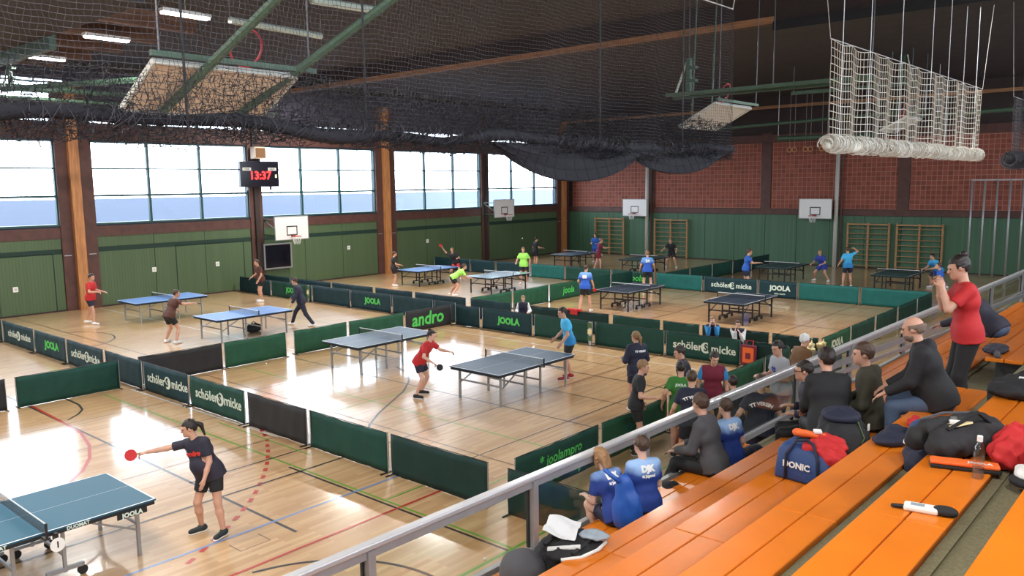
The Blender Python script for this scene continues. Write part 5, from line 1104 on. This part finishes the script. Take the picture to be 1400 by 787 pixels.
# 8 open black bag
t=thing('sports_bag','large open black bag with a yellow paper in its opening','bag',(-1.20,5.93,z5),math.radians(-35)); blob('body',[('c',(-.10,-.20,.09),(-.10,.20,.09),.085),('c',(.10,-.20,.09),(.10,.20,.09),.085),('c',(-.06,-.17,.17),(-.06,.18,.18),.06),('c',(.07,-.16,.16),(.07,.20,.18),.055),('e',(.0,.24,.12),(.17,.1,.13))],.012,'black_cloth',t,.010,22,ZB(0),4)
MB().tube([(-.09,-.2,.22),(-.11,0,.245),(-.08,.2,.24)],.010,6).build('zip','white_cloth' if False else 'greyjacket',t); MB().tube([(.1,.22,.2),(.13,.06,.31),(.1,-.14,.2)],.014,6).build('handle','blk',t)
MB().box((-.012,-.02,.225),(.01,.015,.25)).build('zip_puller','steel',t)
t=thing('yellow_paper','pale yellow paper sheet showing in the opening of the black bag','paper',(-1.19,5.86,z5+.20),math.radians(20)); mb=MB().add([(-.08,.07,0),(.09,.09,.02),(.11,-.02,.05),(0,-.08,.03),(-.07,-.02,0)],[(0,4,3,2,1)]); o=mb.build('sheet','yellow_paper',t); o.modifiers.new('s','SOLIDIFY').thickness=.012; MB().box((-.02,-.01,.02),(.05,.05,.034)).build('sheet_below','white_cloth',t)
t=thing('racket_case','flat orange and black racket case with white lettering before the open bag','case',(-1.06,5.62,z5),math.radians(16)); MB().box((-.20,-.05,0),(.20,.07,.03)).build('black_base','blk',t,bevel=.01); MB().box((-.20,-.055,.03),(.19,.05,.055)).build('orange_lid','orange_cloth',t,bevel=.01); o=link('lettering',text_mesh('JOOLA',.045,.001,'white_paint',.002),t,loc=(.08,-.02,.057))
# 9 bottle
t=thing('water_bottle','clear plastic water bottle standing beside the racket case','bottle',(-.965,5.50,z5)); MB().lathe([(.030,0),(.034,.01),(.034,.09),(.031,.10),(.034,.11),(.034,.17),(.028,.20),(.013,.235),(.013,.25)],n=18).build('bottle','plastic_bottle',t,smooth=True); MB().lathe([(.0165,.236),(.0165,.268),(.014,.272)],n=14).build('cap','white_paint',t); MB().lathe([(.030,.003),(.0315,.012),(.0315,.07)],n=16).build('water','plastic_bottle',t)
# 10-14
t=thing('red_jacket','red padded jacket heaped at the right edge of the fifth row','clothing',(-.80,6.02,z5)); blob('cloth',[('e',(0,0,.10),(.17,.26,.13),-20),('e',(.1,.1,.14),(.14,.2,.1)),('e',(-.05,-.12,.07),(.14,.15,.09))],.012,'red_cloth',t,.022,26,ZB(0),2)
t=thing('shoe_bag','white and black cloth bundle below the red jacket at the right edge','clothing',(-.74,5.55,z5)); blob('white_cloth',[('e',(.02,0,.07),(.06,.09,.05),20)],.009,'white_cloth',t,.006,26); blob('black_base',[('e',(.02,-.02,.03),(.08,.10,.04),20)],.009,'black_cloth',t,.004,26,ZB(0))
t=thing('pencil_case','black pouch with white tissue pack lying on the orange fifth row','pouch',(-1.08,4.74,z5),math.radians(10)); blob('strap',[('c',(-.16,-.02,.015),(-.10,-.01,.015),.012)],.007,'blk',t,.002,20); MB().box((-.105,-.04,.0),(.07,.045,.035)).build('tissue_pack','white_paint',t,bevel=.012); blob('pouch',[('e',(.10,.0,.025),(.065,.05,.028))],.008,'black_cloth',t,.004,30,ZB(0)); MB().box((-.07,-.02,.035),(.0,.02,.037)).build('label','clear_film',t)
t=thing('black_jacket','black jacket spread over the end of the fifth row','clothing',(-1.10,7.95,z5)); blob('cloth',[('e',(0,0,.06),(.24,.34,.09),-15),('e',(.1,.2,.10),(.16,.22,.08)),('e',(-.2,.1,-.06),(.08,.2,.14))],.014,'black_cloth',t,.014,18,(),3); MB().box((-.02,-.1,.15),(.07,-.06,.165)).build('label','white_cloth',t)
t=thing('dark_cloth','dark flat garment on the far bench beside the man in red','clothing',(-1.95,11.75,z4)); blob('cloth',[('e',(0,0,.04),(.14,.30,.05))],.013,'darksuit',t,.010,25,ZB(0)); blob('sleeve',[('c',(.05,-.25,.03),(.1,-.4,.02),.035)],.012,'greyjacket',t,.006,25,ZB(0))
t=thing('gym_bag','flat navy bag by the glass on the first row behind the boys','bag',(-4.03,9.0,z1)); blob('body',[('c',(-.02,-.25,.06),(.02,.2,.05),.085)],.013,'navy',t,.006,20,ZB(0)); MB().tube([(-.05,-.3,.1),(-.1,-.45,.05),(0,-.5,.02)],.012,5).build('strap','blk',t); MB().box((-.01,-.3,.135),(.02,-.27,.145)).build('buckle','white_cloth',t)
t=thing('gym_sack','bright blue backpack on the right shoulder of the blonde girl','bag',(-4.07,6.29,z1)); blob('body',[('e',(.03,.03,.20),(.15,.10,.22),33),('e',(.0,.02,.40),(.09,.07,.17),33)],.012,'blue_bright',t,.006,18,ZB(0)); MB().tube([(-.02,-.04,.50),(-.09,-.1,.58),(-.16,-.08,.60)],.022,6).build('strap','blue_bright',t,smooth=True); MB().tube([(.12,0,.1),(.125,.03,.25),(.08,.05,.42)],.008,5).build('zip','navy',t)
t=thing('black_bag','black bag with white labels at the feet of the grey-jacketed man','bag',(-4.33,7.62,1.06)); blob('body',[('e',(0,0,.2),(.14,.24,.26))],.013,'black_cloth',t,.010,18,ZB(0)); MB().box((.12,-.10,.30),(.145,.02,.36)).build('label','white_cloth',t); MB().box((.13,-.05,.17),(.15,.06,.22)).build('label','white_cloth',t)
t=thing('orange_bag','orange bag on the floor at the feet of the waiting group','bag',(-7.0,12.75,0)); blob('body',[('e',(0,0,.18),(.16,.24,.2))],.018,'orange_cloth',t,.010,15,ZB(0)); MB().tube([(0,-.12,.34),(0,0,.45),(0,.12,.34)],.015,5).build('handle','blk',t)
t=thing('black_bag','black bag under the bright blue table by the dark tracksuit man','bag',(-24.0,14.4,0)); blob('body',[('e',(0,0,.14),(.18,.3,.16))],.022,'black_cloth',t,.010,15,ZB(0)); MB().tube([(0,-.15,.26),(0,0,.36),(0,.15,.26)],.015,5).build('handle','blk',t)
t=thing('orange_banner','orange red bag hanging on the barrier right of the schöler micke lettering','bag',(-8.75,19.42,.0)); MB().box((-.21,-.05,.10),(.21,.03,.62)).build('bag','maroon',t,bevel=.02); MB().tube([(-.1,.0,.6),(-.08,.09,.72),(.08,.09,.72),(.1,0,.6)],.012,5).build('strap','red_cloth',t); MB().box((-.15,-.056,.16),(.15,-.05,.56)).build('print','orange_cloth',t); MB().box((-.07,-.060,.26),(.07,-.055,.42)).build('print','maroon',t)
t=thing('red_towel','red towel laid over the barrier behind the man in bright blue','towel',(-15.45,20.93,.70)); blob('towel',[('c',(-.25,0,.02),(.25,0,.03),.045)],.014,'red_cloth',t,.008,25); MB().box((-.15,-.06,-.12),(.15,-.045,.02)).build('hanging_end','red_cloth',t)
for i,(x,y,nm) in enumerate([(-13.72,19.38,'beside the man in bright blue'),(-28.4,19.7,'at the left JOOLA barrier')]):
    t=thing('score_counter','pale green flip score counter on the barrier '+nm,'score counter',(x,y,.0))
    MB().box((-.05,-.04,.02),(.05,.0,.72)).build('stand','steel',t)
    for k in range(3): MB().box((-.07,-.06,.15+.2*k),(.07,-.042,.30+.2*k)).build('score_card','yellow_paper' if k%2 else 'green_strap',t,bevel=.004)
# trophies on a cloth-covered table
t=thing('prize_table','dark covered table carrying the trophies behind the rail','table',(-6.72,18.3,0)); MB().box((-.4,-.85,.71),(.4,.85,.75)).build('tabletop','blk',t); MB().box((-.41,-.86,.25),(.41,.86,.712)).build('cloth_cover','cloth_dark',t)
for sx in (-.35,.35):
    for sy in (-.78,.78): MB().box((sx-.02,sy-.02,0),(sx+.02,sy+.02,.71)).build('leg','black_metal',t)
for i,(dx,dy,hh) in enumerate([(-.15,-.65,.36),(0,-.45,.24),(.0,-.25,.34),(.05,-.05,.30),(-.05,.12,.40),(.05,.35,.38),(.05,.6,.36)]):
    t=thing('trophy','golden trophy cup on the dark table, %s from the left of seven'%ON[i],'trophy',(-6.72+dx,18.3+dy,.75),0,'golden trophies'); s_=hh/.36
    MB().lathe([(.05*s_,0),(.05*s_,.04*s_),(.03*s_,.05*s_)],n=10).build('base','blk',t); MB().lathe([(.02*s_,.05*s_),(.012*s_,.12*s_),(.05*s_,.17*s_),(.07*s_,.26*s_),(.06*s_,.28*s_)],n=12).build('cup','gold',t,smooth=True); MB().lathe([(.03*s_,.28*s_),(.012*s_,.33*s_),(.018*s_,.36*s_)],n=8).build('figure','gold',t)
ball((-6.75,7.18,.021),'white ball lying on the floor near the stand front')
ball((-19.3,11.9,.021),'tiny white ball on the floor left of the middle tables')
